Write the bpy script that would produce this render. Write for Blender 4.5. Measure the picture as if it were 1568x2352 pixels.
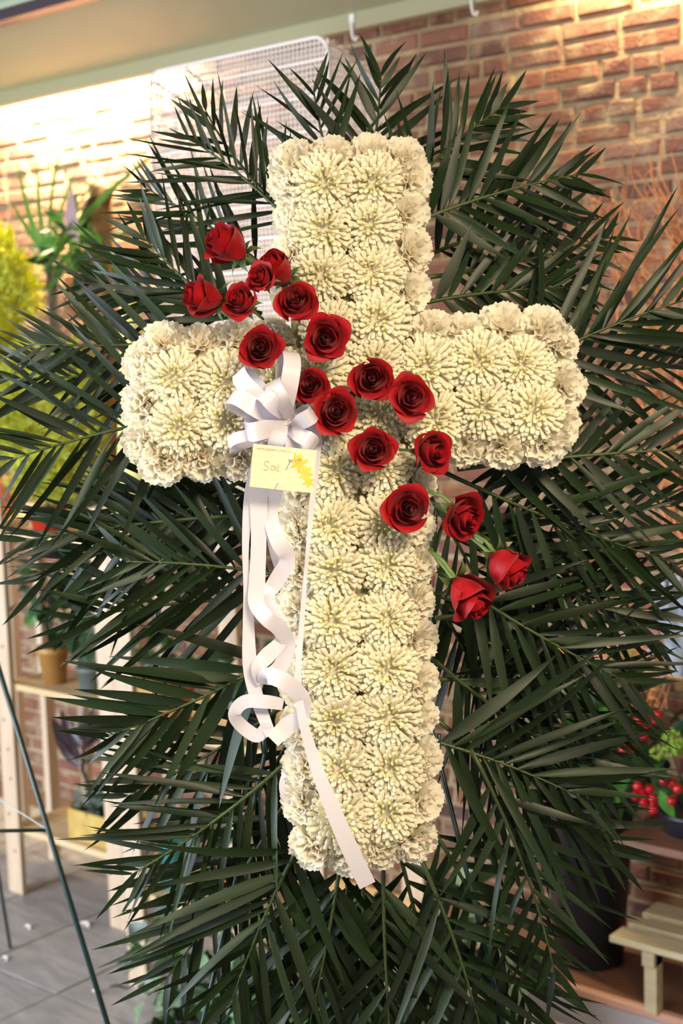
import bpy, math, random
from mathutils import Vector, Matrix, Quaternion
random.seed(7)
for o in list(bpy.data.objects): bpy.data.objects.remove(o)
SC = bpy.context.scene
COL = SC.collection

# ------------------------------------------------------------------ camera
F = 3200.0; CAMH = 2.15
YAW = math.radians(39.4); PITCH = math.atan(375/3200.0); ROLL = .031
fh = Vector((-math.sin(YAW), math.cos(YAW), 0)); r0 = Vector((math.cos(YAW), math.sin(YAW), 0))
FW = fh*math.cos(PITCH) + Vector((0, 0, -math.sin(PITCH)))
u0 = r0.cross(FW)
RT = r0*math.cos(ROLL) - u0*math.sin(ROLL); UP = u0*math.cos(ROLL) + r0*math.sin(ROLL)
CAM = Vector((0, 0, CAMH))
CR = Matrix((RT, UP, -FW)).transposed()          # camera axes as columns
D = 2.2                                           # distance of the flower cross
cd = bpy.data.cameras.new('camera'); cam = bpy.data.objects.new('camera', cd); COL.objects.link(cam)
cam.matrix_world = Matrix.Translation(CAM) @ CR.to_4x4()
cd.sensor_fit = 'VERTICAL'; cd.sensor_height = 36; cd.lens = F/2352*36
cd.clip_start = .05; cd.clip_end = 60
cd.dof.use_dof = True; cd.dof.focus_distance = D-.08; cd.dof.aperture_fstop = 4.4
SC.camera = cam

# ------------------------------------------------------------------ light
def area(name, loc, target, sx, sy, power, col, spread=180):
    l = bpy.data.lights.new(name, 'AREA'); l.shape = 'RECTANGLE'; l.size = sx; l.size_y = sy
    l.energy = power; l.color = col
    o = bpy.data.objects.new(name, l); COL.objects.link(o); o.location = loc
    o.rotation_euler = (Vector(target)-Vector(loc)).to_track_quat('-Z', 'Y').to_euler()
    l.spread = math.radians(spread)
    return o
wd = bpy.data.worlds.new('world'); SC.world = wd; wd.use_nodes = True
wd.node_tree.nodes['Background'].inputs[0].default_value = (1.0, .97, .91, 1)
wd.node_tree.nodes['Background'].inputs[1].default_value = .24
# daylight through the shop window, left of and behind the camera
area('window_daylight', (-5.0, -1.4, 1.7), (-3.7, 3.0, .8), 3.0, 2.4, 130, (.76, .86, 1.0), 120)
# warm ceiling lamps of the shop
area('ceiling_lamp', (.5, .5, 3.28), (-1.3, 1.8, 1.9), .8, .8, 19.5, (1, .81, .54), 85)
area('ceiling_lamp', (-2.0, -.4, 3.28), (-1.9, 1.8, 1.6), .9, .9, 12, (1, .86, .66), 95)
SC.view_settings.view_transform = 'Standard'; SC.view_settings.look = 'None'
SC.view_settings.exposure = .87; SC.view_settings.gamma = 1.0
SC.view_settings.use_curve_mapping = False

# ------------------------------------------------------------------ pixel -> place
def ray(x, y): return FW + RT*((x-784)/F) + UP*((1176-y)/F)
def P(x, y, d): return CAM + ray(x, y)*d
def PY(x, y, Y): r = ray(x, y); return CAM + r*(Y/r.y)
def PZ(x, y, z): r = ray(x, y); return CAM + r*((z-CAMH)/r.z)
def proj(p):
    q = Vector(p)-CAM; w = q.dot(FW); return (784+F*q.dot(RT)/w, 1176-F*q.dot(UP)/w, w)
def cv(x, y, z): return RT*x + UP*y - FW*z       # image right / up / towards viewer
YW = 4.243       # brick face
YL = YW-.3       # back lip of the dropped ceiling
YS = 3.353       # front of the wooden shelf unit

# ------------------------------------------------------------------ scene helpers
def wm(o):
    m = o.matrix_basis.copy()
    return wm(o.parent) @ m if o.parent else m
def tag(o, label=None, cat=None, group=None, kind=None):
    if label: o['label'] = label
    if cat: o['category'] = cat
    if group: o['group'] = group
    if kind: o['kind'] = kind
    return o
def thing(name, loc, label, cat, group=None, rot=None):
    o = bpy.data.objects.new(name, None); COL.objects.link(o); o.location = loc
    o.empty_display_size = .05
    if rot is not None: o.rotation_mode = 'QUATERNION'; o.rotation_quaternion = rot
    return tag(o, label, cat, group)
def link(name, me, parent=None, mb=None):
    o = bpy.data.objects.new(name, me); COL.objects.link(o)
    if parent: o.parent = parent
    if mb is not None: o.matrix_basis = mb
    return o
def copy_tree(o, parent=None):
    c = o.copy(); COL.objects.link(c); c.parent = parent
    for ch in list(o.children): copy_tree(ch, c)
    return c
class MB:
    def __init__(s): s.v = []; s.f = []
    def add(s, vs, fs):
        n = len(s.v); s.v += [Vector(v) for v in vs]; s.f += [tuple(i+n for i in f) for f in fs]; return s
    def box(s, c, size, rot=None, cham=0):
        hx, hy, hz = size[0]/2, size[1]/2, size[2]/2
        c = Vector(c)
        if cham:
            k = cham
            vs = []
            for z, i in ((-hz, k), (-hz+k, 0), (hz-k, 0), (hz, k)):
                a, b = hx-i, hy-i
                vs += [(-a+(0 if i else 0), -b, z), (a, -b, z), (a, b, z), (-a, b, z)]
            fs = [(3, 2, 1, 0), (12, 13, 14, 15)]
            for l in range(3):
                for j in range(4):
                    q = (j+1) % 4; fs.append((l*4+j, l*4+q, l*4+4+q, l*4+4+j))
        else:
            vs = [(x, y, z) for z in (-hz, hz) for x, y in ((-hx, -hy), (hx, -hy), (hx, hy), (-hx, hy))]
            fs = [(3, 2, 1, 0), (4, 5, 6, 7), (0, 1, 5, 4), (1, 2, 6, 5), (2, 3, 7, 6), (3, 0, 4, 7)]
        vs = [Vector(v) for v in vs]
        if rot is not None: vs = [rot @ v for v in vs]
        return s.add([v+c for v in vs], fs)
    def tube(s, pts, r, n=6, cap=True):
        pts = [Vector(p) for p in pts]; m = len(pts)
        rr = r if isinstance(r, (list, tuple)) else [r]*m
        vs = []; a = None
        for i, p in enumerate(pts):
            t = (pts[min(i+1, m-1)]-pts[max(i-1, 0)])
            t = t.normalized() if t.length > 1e-9 else Vector((0, 0, 1))
            if a is None:
                a = t.orthogonal().normalized()
            else:
                a = a - t*a.dot(t); a = a.normalized() if a.length > 1e-6 else t.orthogonal().normalized()
            b = t.cross(a)
            for k in range(n):
                g = 2*math.pi*k/n; vs.append(p+(a*math.cos(g)+b*math.sin(g))*rr[i])
        fs = []
        for i in range(m-1):
            for k in range(n):
                q = (k+1) % n; fs.append((i*n+k, i*n+q, (i+1)*n+q, (i+1)*n+k))
        if cap: fs += [tuple(range(n-1, -1, -1)), tuple((m-1)*n+k for k in range(n))]
        return s.add(vs, fs)
    def lathe(s, c, prof, n=24, cap=True):
        c = Vector(c); vs = []
        for r, z in prof:
            for k in range(n):
                g = 2*math.pi*k/n; vs.append(c+Vector((r*math.cos(g), r*math.sin(g), z)))
        m = len(prof); fs = []
        for i in range(m-1):
            for k in range(n):
                q = (k+1) % n; fs.append((i*n+k, i*n+q, (i+1)*n+q, (i+1)*n+k))
        if cap: fs += [tuple(range(n-1, -1, -1)), tuple((m-1)*n+k for k in range(n))]
        return s.add(vs, fs)
    def ball(s, c, r, n=8, m=5):
        c = Vector(c); prof = [(r*math.sin(math.pi*(i+.15)/(m+.3)), -r*math.cos(math.pi*(i+.15)/(m+.3))) for i in range(m+1)]
        return s.lathe(c, prof, n)
    def grid(s, fn, nu, nv):
        vs = [fn(i/nu, j/nv) for j in range(nv+1) for i in range(nu+1)]; fs = []
        for j in range(nv):
            for i in range(nu):
                a = j*(nu+1)+i; fs.append((a, a+1, a+nu+2, a+nu+1))
        return s.add(vs, fs)
    def mesh(s, name, mat, smooth=False):
        me = bpy.data.meshes.new(name); me.from_pydata(s.v, [], s.f)
        if mat: me.materials.append(mat)
        if smooth: me.polygons.foreach_set('use_smooth', [True]*len(me.polygons))
        me.update(); return me
    def build(s, name, mat, parent=None, smooth=False, origin=None):
        """world-space vertices -> one object (under parent, or with its origin at its base)"""
        if parent:
            inv = wm(parent).inverted(); s.v = [inv @ v for v in s.v]; loc = Vector()
        else:
            xs = [v.x for v in s.v]; ys = [v.y for v in s.v]; zs = [v.z for v in s.v]
            loc = Vector(origin) if origin else Vector(((min(xs)+max(xs))/2, (min(ys)+max(ys))/2, min(zs)))
            s.v = [v-loc for v in s.v]
        o = bpy.data.objects.new(name, s.mesh(name, mat, smooth)); COL.objects.link(o)
        o.location = loc
        if parent: o.parent = parent
        return o
def spline(pts, n=8):
    """catmull-rom through tuples of any length"""
    out = []; m = len(pts)
    for i in range(m-1):
        p0, p1, p2, p3 = pts[max(i-1, 0)], pts[i], pts[i+1], pts[min(i+2, m-1)]
        for k in range(n):
            t = k/n
            out.append(tuple(.5*(2*b+(c-a)*t+(2*a-5*b+4*c-d)*t*t+(3*b-a-3*c+d)*t**3) for a, b, c, d in zip(p0, p1, p2, p3)))
    out.append(tuple(pts[-1])); return out

# ------------------------------------------------------------------ materials
def pbr(name, col, rough=.5, col2=None, scale=8, stretch=(1, 1, 1), bump=0, bscale=60, rnd=0, metal=0, transl=0,
        spec=.5, sheen=0, transm=0, detail=4, ramp=(.35, .65)):
    m = bpy.data.materials.new(name); m.use_nodes = True; nt = m.node_tree; N = nt.nodes; L = nt.links
    b = N['Principled BSDF']; b.inputs['Roughness'].default_value = rough; b.inputs['Metallic'].default_value = metal
    b.inputs['Specular IOR Level'].default_value = spec
    if sheen: b.inputs['Sheen Weight'].default_value = sheen
    if transm: b.inputs['Transmission Weight'].default_value = transm
    tc = N.new('ShaderNodeTexCoord'); mp = N.new('ShaderNodeMapping'); mp.inputs['Scale'].default_value = stretch
    L.new(tc.outputs['Object'], mp.inputs['Vector'])
    src = None
    rgb = N.new('ShaderNodeRGB'); rgb.outputs[0].default_value = (*col, 1); src = rgb.outputs[0]
    if col2:
        nz = N.new('ShaderNodeTexNoise'); nz.inputs['Scale'].default_value = scale; nz.inputs['Detail'].default_value = detail
        L.new(mp.outputs[0], nz.inputs['Vector'])
        rp = N.new('ShaderNodeValToRGB'); rp.color_ramp.elements[0].position = ramp[0]; rp.color_ramp.elements[1].position = ramp[1]
        rp.color_ramp.elements[0].color = (*col, 1); rp.color_ramp.elements[1].color = (*col2, 1)
        L.new(nz.outputs[0], rp.inputs[0]); src = rp.outputs[0]
    if rnd:
        oi = N.new('ShaderNodeObjectInfo'); mr = N.new('ShaderNodeMapRange')
        mr.inputs[3].default_value = 1-rnd; mr.inputs[4].default_value = 1+rnd
        L.new(oi.outputs['Random'], mr.inputs[0])
        hs = N.new('ShaderNodeHueSaturation'); L.new(mr.outputs[0], hs.inputs['Value']); L.new(src, hs.inputs['Color']); src = hs.outputs[0]
    L.new(src, b.inputs['Base Color'])
    if bump:
        nb = N.new('ShaderNodeTexNoise'); nb.inputs['Scale'].default_value = bscale; nb.inputs['Detail'].default_value = 5
        L.new(mp.outputs[0], nb.inputs['Vector'])
        bp = N.new('ShaderNodeBump'); bp.inputs['Strength'].default_value = bump; bp.inputs['Distance'].default_value = .01
        L.new(nb.outputs[0], bp.inputs['Height']); L.new(bp.outputs[0], b.inputs['Normal'])
    if transl:
        tr = N.new('ShaderNodeBsdfTranslucent'); mx = N.new('ShaderNodeMixShader'); mx.inputs[0].default_value = transl
        L.new(src, tr.inputs[0]); L.new(b.outputs[0], mx.inputs[1]); L.new(tr.outputs[0], mx.inputs[2])
        L.new(mx.outputs[0], N['Material Output'].inputs[0])
    return m
def brick_material():
    m = bpy.data.materials.new('old_red_brick'); m.use_nodes = True; nt = m.node_tree; N = nt.nodes; L = nt.links
    b = N['Principled BSDF']; b.inputs['Roughness'].default_value = .85; b.inputs['Specular IOR Level'].default_value = .25
    oi = N.new('ShaderNodeObjectInfo'); ge = N.new('ShaderNodeNewGeometry')
    ad = N.new('ShaderNodeMath'); ad.operation = 'ADD'; fr = N.new('ShaderNodeMath'); fr.operation = 'FRACT'
    L.new(oi.outputs['Random'], ad.inputs[0]); L.new(ge.outputs['Random Per Island'], ad.inputs[1]); L.new(ad.outputs[0], fr.inputs[0])
    rp = N.new('ShaderNodeValToRGB'); cr = rp.color_ramp
    cs = [(0, (.17, .080, .055)), (.2, (.25, .105, .068)), (.4, (.20, .095, .072)), (.55, (.29, .135, .088)), (.72, (.12, .062, .055)), (.85, (.26, .115, .078)), (1, (.22, .13, .105))]
    cr.elements[0].color = (*cs[0][1], 1); cr.elements[1].color = (*cs[-1][1], 1)
    for p, c in cs[1:-1]: e = cr.elements.new(p); e.color = (*c, 1)
    L.new(fr.outputs[0], rp.inputs[0])
    n1 = N.new('ShaderNodeTexNoise'); n1.inputs['Scale'].default_value = 9; n1.inputs['Detail'].default_value = 6
    L.new(ge.outputs['Position'], n1.inputs['Vector'])
    r1 = N.new('ShaderNodeValToRGB'); r1.color_ramp.elements[0].position = .52; r1.color_ramp.elements[1].position = .72
    L.new(n1.outputs[0], r1.inputs[0])
    mx = N.new('ShaderNodeMixRGB'); mx.inputs[2].default_value = (.40, .30, .19, 1)
    L.new(r1.outputs[0], mx.inputs[0]); L.new(rp.outputs[0], mx.inputs[1])
    n2 = N.new('ShaderNodeTexNoise'); n2.inputs['Scale'].default_value = 6.5; n2.inputs['Detail'].default_value = 4
    mp = N.new('ShaderNodeMapping'); mp.inputs['Location'].default_value = (3, 7, 1); L.new(ge.outputs['Position'], mp.inputs[0]); L.new(mp.outputs[0], n2.inputs['Vector'])
    r2 = N.new('ShaderNodeValToRGB'); r2.color_ramp.elements[0].position = .66; r2.color_ramp.elements[1].position = .73
    L.new(n2.outputs[0], r2.inputs[0])
    mx2 = N.new('ShaderNodeMixRGB'); mx2.inputs[2].default_value = (.09, .10, .10, 1)
    L.new(r2.outputs[0], mx2.inputs[0]); L.new(mx.outputs[0], mx2.inputs[1]); L.new(mx2.outputs[0], b.inputs['Base Color'])
    n3 = N.new('ShaderNodeTexNoise'); n3.inputs['Scale'].default_value = 70; n3.inputs['Detail'].default_value = 6; L.new(ge.outputs['Position'], n3.inputs['Vector'])
    bp = N.new('ShaderNodeBump'); bp.inputs['Strength'].default_value = .55; bp.inputs['Distance'].default_value = .012
    L.new(n3.outputs[0], bp.inputs['Height']); L.new(bp.outputs[0], b.inputs['Normal'])
    return m
M = {}
M['brick'] = brick_material()
M['mortar'] = pbr('sandy_mortar', (.47, .36, .22), .9, (.34, .24, .14), 14, bump=.9, bscale=45, spec=.2)
M['soffit'] = pbr('pale_green_paint', (.46, .51, .35), .55, (.44, .49, .33), 3, spec=.35)
M['lip'] = pbr('pale_green_trim', (.36, .33, .19), .5)
M['rail'] = pbr('dark_metal_rail', (.16, .12, .14), .3, metal=.8)
M['railb'] = pbr('bright_metal_rail', (.55, .52, .58), .25, metal=.9)
M['ceil'] = pbr('speckled_grey_ceiling', (.30, .28, .26), .8, (.12, .11, .10), 60, bump=.3)
M['slate'] = pbr('slate_tile', (.27, .25, .24), .42, (.37, .34, .325), 5, bump=.25, bscale=12, rnd=.12, stretch=(1, 3, 1))
M['grout'] = pbr('brown_grout', (.13, .075, .05), .9)
M['pine'] = pbr('pine_wood', (.58, .43, .30), .55, (.50, .36, .23), 5, stretch=(6, 6, .6), bump=.1, rnd=.06)
M['pineh'] = pbr('pine_board', (.62, .46, .26), .5, (.52, .36, .17), 5, stretch=(.6, 6, 6), bump=.1, rnd=.08)
M['knot'] = pbr('wood_knot', (.12, .055, .02), .6)
M['white_wire'] = pbr('white_wire', (.80, .72, .66), .45)
M['palm'] = pbr('palm_leaf', (.008, .018, .005), .44, (.012, .026, .007), 5, stretch=(1, 6, 1), rnd=.5, transl=.05, spec=.32)
M['rachis'] = pbr('palm_rachis', (.045, .07, .018), .45, rnd=.3)
M['mum'] = pbr('mum_petal', (.93, .87, .68), .6, (.95, .91, .76), 12, rnd=.03, transl=.38, spec=.2)
M['mumc'] = pbr('mum_centre', (.74, .72, .34), .6, rnd=.1, transl=.2, spec=.2)
M['carn'] = pbr('carnation_petal', (.92, .86, .72), .6, (.94, .90, .80), 14, rnd=.03, transl=.42, spec=.2)
M['rose'] = pbr('rose_petal', (.34, .003, .008), .50, (.24, .002, .005), 3, rnd=.10, spec=.20, sheen=.06, transl=.06)
M['sepal'] = pbr('rose_sepal', (.07, .13, .035), .5, rnd=.2)
M['stem'] = pbr('green_stem', (.10, .17, .04), .5)
M['foam'] = pbr('green_florist_foam', (.34, .34, .18), .95)
M['satin'] = pbr('white_satin_ribbon', (.69, .65, .72), .20, spec=.55, sheen=.2, transl=.18)
M['card'] = pbr('cream_card', (.66, .59, .41), .6, (.64, .56, .38), 5)
M['ink'] = pbr('brown_ink', (.30, .20, .08), .7)
M['yprint'] = pbr('yellow_print', (.85, .52, .03), .6, (.8, .42, .02), 60)
M['pin'] = pbr('steel_pin', (.5, .5, .5), .25, metal=1)
M['pearl'] = pbr('pearl_head', (.85, .83, .8), .2)
M['gwire'] = pbr('dark_green_wire', (.008, .035, .03), .35)
M['paleline'] = pbr('pale_cord', (.55, .68, .72), .5)
M['lemon'] = pbr('lemon_cypress', (.66, .66, .045), .6, (.42, .46, .03), 25, transl=.3, rnd=.1)
M['terra'] = pbr('terracotta', (.55, .17, .07), .75, (.45, .13, .05), 8)
M['redpot'] = pbr('red_glazed_pot', (.45, .03, .012), .25)
M['brass'] = pbr('gold_brown_pot', (.42, .22, .05), .4, (.30, .13, .04), 6)
M['greypot'] = pbr('grey_green_pot', (.10, .12, .11), .5)
M['blackpot'] = pbr('black_plastic', (.012, .012, .02), .42)
M['goldbox'] = pbr('gold_distressed_box', (.52, .36, .09), .5, (.42, .25, .06), 12, bump=.2)
M['bluepot'] = pbr('turquoise_pot', (.06, .33, .38), .35)
M['yellowpot'] = pbr('pale_yellow_pot', (.70, .62, .20), .45)
M['soil'] = pbr('dark_soil', (.03, .02, .012), .95, bump=.5)
M['leaf'] = pbr('green_leaf', (.06, .20, .02), .4, (.04, .13, .02), 9, rnd=.4, transl=.2)
M['dleaf'] = pbr('dark_leaf', (.018, .055, .018), .4, (.03, .08, .025), 9, rnd=.4, transl=.1)
M['vleaf'] = pbr('variegated_leaf', (.06, .16, .04), .4, (.48, .56, .44), 45, rnd=.25, transl=.15, ramp=(.5, .6))
M['purple'] = pbr('burgundy_leaf', (.020, .006, .010), .4, rnd=.3)
M['silver'] = pbr('silvery_leaf', (.07, .11, .075), .4, (.18, .24, .19), 50, rnd=.35)
M['spike'] = pbr('strap_leaf', (.06, .16, .025), .4, rnd=.3, transl=.15)
M['bark'] = pbr('dark_bark', (.05, .035, .025), .9, bump=.6)
M['drift'] = pbr('driftwood', (.36, .20, .08), .8, (.22, .12, .05), 6, bump=.5, stretch=(4, 4, .7))
M['mauve'] = pbr('mauve_bract', (.36, .25, .24), .6)
M['willow'] = pbr('curly_willow_twig', (.50, .20, .07), .55, rnd=.35)
M['crate'] = pbr('warm_crate_wood', (.55, .30, .09), .6, (.42, .21, .06), 5, stretch=(.6, 5, 5), bump=.15, rnd=.1)
M['berry'] = pbr('red_berry', (.36, .006, .012), .22, rnd=.2)
M['sedum'] = pbr('green_sedum', (.16, .26, .02), .6, rnd=.2)
M['statice'] = pbr('purple_statice', (.26, .15, .30), .8, (.42, .30, .42), 40, rnd=.2)
M['wrap'] = pbr('pale_grey_wrap', (.36, .38, .42), .4, (.18, .22, .29), 18, bump=.5, bscale=25)
M['plank'] = pbr('greyed_plank', (.42, .35, .22), .6, (.33, .26, .15), 5, stretch=(.6, 6, 6), bump=.2, rnd=.12)
M['plat'] = pbr('brown_platform_top', (.17, .075, .045), .5, (.11, .05, .035), 6, bump=.2)
M['platedge'] = pbr('pinkish_edge_board', (.50, .28, .21), .5, (.42, .22, .16), 6, stretch=(.5, 5, 5))
M['platfront'] = pbr('grey_painted_panel', (.30, .28, .31), .5, (.36, .34, .38), 6)
M['petalbit'] = pbr('fallen_petal', (.85, .78, .78), .6)

# ------------------------------------------------------------------ the setting
# brick wall
wall = MB().box((-3.6, YW+.075, 1.9), (7.4, .13, 4.4)).build('wall_back', M['mortar'])
tag(wall, 'old red brick wall with sandy mortar behind the flowers', kind='structure')
def brick_mesh(l, seed):
    r = random.Random(seed); b = MB(); h = .053; d = .035
    b.box((0, 0, 0), (l, d, h))
    j = lambda a: r.uniform(-a, a)
    c = .006
    # front ring slightly inset and uneven
    vs = [(-l/2+j(.003), d/2, -h/2+j(.002)), (l/2+j(.003), d/2, -h/2+j(.002)), (l/2+j(.003), d/2, h/2+j(.002)), (-l/2+j(.003), d/2, h/2+j(.002))]
    vs += [(x+j(.002), -d/2+c+j(.002), z+j(.002)) for x, _, z in vs]
    vs += [(x*.0+math.copysign(l/2-c-abs(j(.004)), x), -d/2+j(.003), math.copysign(h/2-c-abs(j(.003)), z)) for x, _, z in vs[:4]]
    b.v = []; b.f = []
    fs = [(0, 1, 5, 4), (1, 2, 6, 5), (2, 3, 7, 6), (3, 0, 4, 7), (4, 5, 9, 8), (5, 6, 10, 9), (6, 7, 11, 10), (7, 4, 8, 11), (8, 9, 10, 11)]
    b.add(vs, fs); return b
BR = {l: [brick_mesh(l, 10*i+k) for k in range(4)] for i, l in enumerate((.2, .095, .15))}
BRM = {l: [b.mesh('brick', M['brick']) for b in bs] for l, bs in BR.items()}
bricks = []
zrow = .03; ri = 0; rb = random.Random(3)
while zrow < 4.0:
    x = -7.2 + (ri % 2)*.1 + rb.uniform(-.02, .02)
    while x < .0:
        l = rb.choices((.2, .095, .15), (.72, .2, .08))[0]
        bricks.append((x+l/2, zrow+rb.uniform(-.003, .003), l, rb.randrange(4), rb.uniform(-.006, .005), rb.uniform(-.012, .012)))
        x += l+.016+rb.uniform(-.002, .004)
    zrow += .0685; ri += 1
def seen(b):
    x, y, w = proj((b[0], YW, b[1]))
    if not (-40 < x < 1610 and -40 < y < 2390): return -1
    s = 1/w
    if y < 420 and x > 760: return 3+s
    if y < 900 and x > 1330: return 2+s
    if x < 420 and 230 < y < 620: return 2.5+s
    if x < 290 and 1250 < y < 1950: return 2.2+s
    if x > 1380 and y > 1850: return 2.2+s
    return s
order = sorted(bricks, key=seen, reverse=True)
rest = MB()
for i, b in enumerate(order):
    mt = Matrix.Translation((b[0], YW+.0195+b[4], b[1])) @ Matrix.Rotation(b[5], 4, 'Y')
    if i < 300:
        o = link('brick', BRM[b[2]][b[3]], wall, wm(wall).inverted() @ mt)
    else:
        src = BR[b[2]][b[3]]; rest.add([mt @ v for v in src.v], src.f)
o = rest.build('brick_field', M['brick'], wall); o['kind'] = 'stuff'

# floor with slate tiles
floor = MB().box((-3.2, 1.3, -.03), (8.0, 6.0, .05)).build('floor', M['grout'])
tag(floor, 'floor of large grey slate tiles', kind='structure')
TL = .41
tx = PZ(165, 2124, 0); 
tile_me = MB().box((0, 0, 0), (TL-.008, TL-.008, .012)).mesh('tile', M['slate'])
for i in range(-12, 8):
    for j in range(-8, 8):
        x = tx.x+(i+.5)*TL; y = tx.y+(j+.5)*TL
        if -7 < x < .6 and -1.5 < y < 4.1:
            px, py, w = proj((x, y, 0))
            if w > .5 and (-500 < px < 2000 and py < 3600):
                link('tile', tile_me, floor, wm(floor).inverted() @ Matrix.Translation((x, y, -.006+random.uniform(-.001, .001))))
base = MB().box((-3.2, 1.3, -.0105), (8.0, 6.0, .01)).build('grout_bed', M['grout'], floor)

# dropped ceiling with a cove behind its lip
ZL = 3.245; ZC = ZL+.055
YT = 3.11
ceil = MB().box((-3.2, (YL+YT)/2, ZC+.06), (8.4, YL-YT, .12)).build('ceiling', M['soffit'])
tag(ceil, 'pale green dropped ceiling panel over the wall', kind='structure')
lip = MB().box((-3.2, YL-.02, ZL+.06), (8.4, .04, .12)).build('trim_1', M['lip'])
tag(lip, 'green lip along the back edge of the ceiling panel', kind='structure')
c2 = MB().box((-3.2, .4, ZC+.09), (8.4, 5.2, .1)).build('ceiling_front', M['ceil'])
tag(c2, 'speckled grey ceiling above the metal rail', kind='structure')
rail = thing('ceiling_rail', (-3.2, YT-.02, ZC-.02), 'dark metal rail with bright bead along the ceiling edge', 'rail')
MB().box((-3.2, YT-.012, ZC-.005), (8.4, .025, .03)).build('dark_channel', M['rail'], rail)
MB().box((-3.2, YT-.034, ZC-.010), (8.4, .018, .02), cham=.004).build('bright_bead', M['railb'], rail)
MB().box((-3.2, YT-.052, ZC-.002), (8.4, .018, .035)).build('outer_channel', M['rail'], rail)
for i, (px, py) in enumerate(((808, 75), (1083, 12))):
    q = PY(px, py-10, YL-.045)
    h = MB()
    h.tube([(q.x, q.y, ZL+.03), (q.x, q.y, ZL-.015), (q.x+.006, q.y, ZL-.035), (q.x+.016, q.y, ZL-.04), (q.x+.022, q.y, ZL-.028)], .0055, 6)
    h.box((q.x, q.y+.003, ZL+.035), (.02, .008, .03))
    tag(h.build('ceiling_hook', M['pearl']), ('small white hook hanging above the wire cage', 'small white hook on the ceiling lip, nearer the right corner')[i], 'hook')

# cove lamps: tubes in the gap between lip and wall
def cove(name, x0, x1, power, col, label, y=None, z=None):
    yy = y or YW-.10; zz = z or ZL+.16
    t = thing(name, ((x0+x1)/2, yy, zz), label, 'lamp')
    em = bpy.data.materials.new('lit_tube'); em.use_nodes = True
    b = em.node_tree.nodes['Principled BSDF']; b.inputs['Emission Color'].default_value = (*col, 1); b.inputs['Emission Strength'].default_value = 6
    MB().tube([(x0, yy, zz), (x1, yy, zz)], .018, 10).build('tube', em, t)
    MB().box(((x0+x1)/2, yy, zz+.05), (x1-x0+.06, .06, .05)).build('fitting', M['pearl'], t)
    l = bpy.data.lights.new('cove_light', 'AREA'); l.shape = 'RECTANGLE'; l.size = x1-x0; l.size_y = .05; l.energy = power; l.color = col
    lo = bpy.data.objects.new('cove_light', l); COL.objects.link(lo); lo.location = ((x0+x1)/2, yy, zz-.03)
    lo.rotation_euler = (math.radians(24), 0, 0)
cove('cove_lamp', -5.4, -4.25, 105, (1, .80, .46), 'lit tube lamp hidden in the left of the ceiling cove')
cove('cove_lamp', -2.45, -1.75, 7, (1, .74, .40), 'lit tube lamp hidden in the right of the ceiling cove')

# low platform along the wall on the right
plat = thing('trim_2', (-1.6, 3.95, 0), 'low brown platform along the brick wall', None)
plat['kind'] = 'structure'
MB().box((-1.45, 3.965, .06), (2.0, .52, .115)).build('platform_top', M['plat'], plat)
MB().box((-1.45, 3.695, .108), (2.02, .03, .03), cham=.004).build('edge_board', M['platedge'], plat)
MB().box((-1.45, 3.70, .045), (2.0, .02, .09)).build('front_panel', M['platfront'], plat)

# ------------------------------------------------------------------ flower shapes
def petal_strip(b, root, d, up, L, w, curl, segs=5, tipw=.75):
    """one spoon-shaped petal from root along d, curling towards up"""
    side = d.cross(up).normalized(); vs = []; p = Vector(root); dirv = d.normalized()
    nrm = side.cross(dirv).normalized()
    for i in range(segs+1):
        t = i/segs
        wd = w*(.35+.65*math.sin(min(t/tipw, 1)*math.pi/2)) if t <= tipw else w*math.sqrt(max(0, 1-((t-tipw)/(1-tipw))**2*.85))
        cup = wd*.35
        vs += [p-side*wd+nrm*cup, p.copy(), p+side*wd+nrm*cup]
        q = Quaternion(side, curl/segs*(.3+1.4*t)); dirv = q @ dirv; nrm = q @ nrm
        p = p+dirv*(L/segs)
    fs = []
    for i in range(segs):
        a = i*3; fs += [(a, a+1, a+4, a+3), (a+1, a+2, a+5, a+4)]
    b.add(vs, fs)
def finger(b, root, tip, bendto, w, th, n=6):
    """plump petal: a flattened capsule from root to tip whose end curves towards bendto"""
    d = tip-root; L = d.length; side = d.cross(bendto)
    side = side.normalized() if side.length > 1e-5 else d.orthogonal().normalized()
    nrm = side.cross(d).normalized(); vs = []
    prof = ((0, .45), (.35, .75), (.70, 1.0), (.90, .92), (.985, .55))
    for t, k in prof:
        c = root+d*t+bendto*(.16*L*t*t)
        for j in range(n):
            g = 2*math.pi*j/n; vs.append(c+side*(w*k*math.cos(g))+nrm*(th*k*math.sin(g)))
    vs.append(root+d+bendto*(.17*L))
    fs = []; m = len(prof)
    for i in range(m-1):
        for j in range(n):
            q = (j+1) % n; fs.append((i*n+j, i*n+q, (i+1)*n+q, (i+1)*n+j))
    for j in range(n): fs.append(((m-1)*n+j, (m-1)*n+(j+1) % n, m*n))
    b.add(vs, fs)
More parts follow.
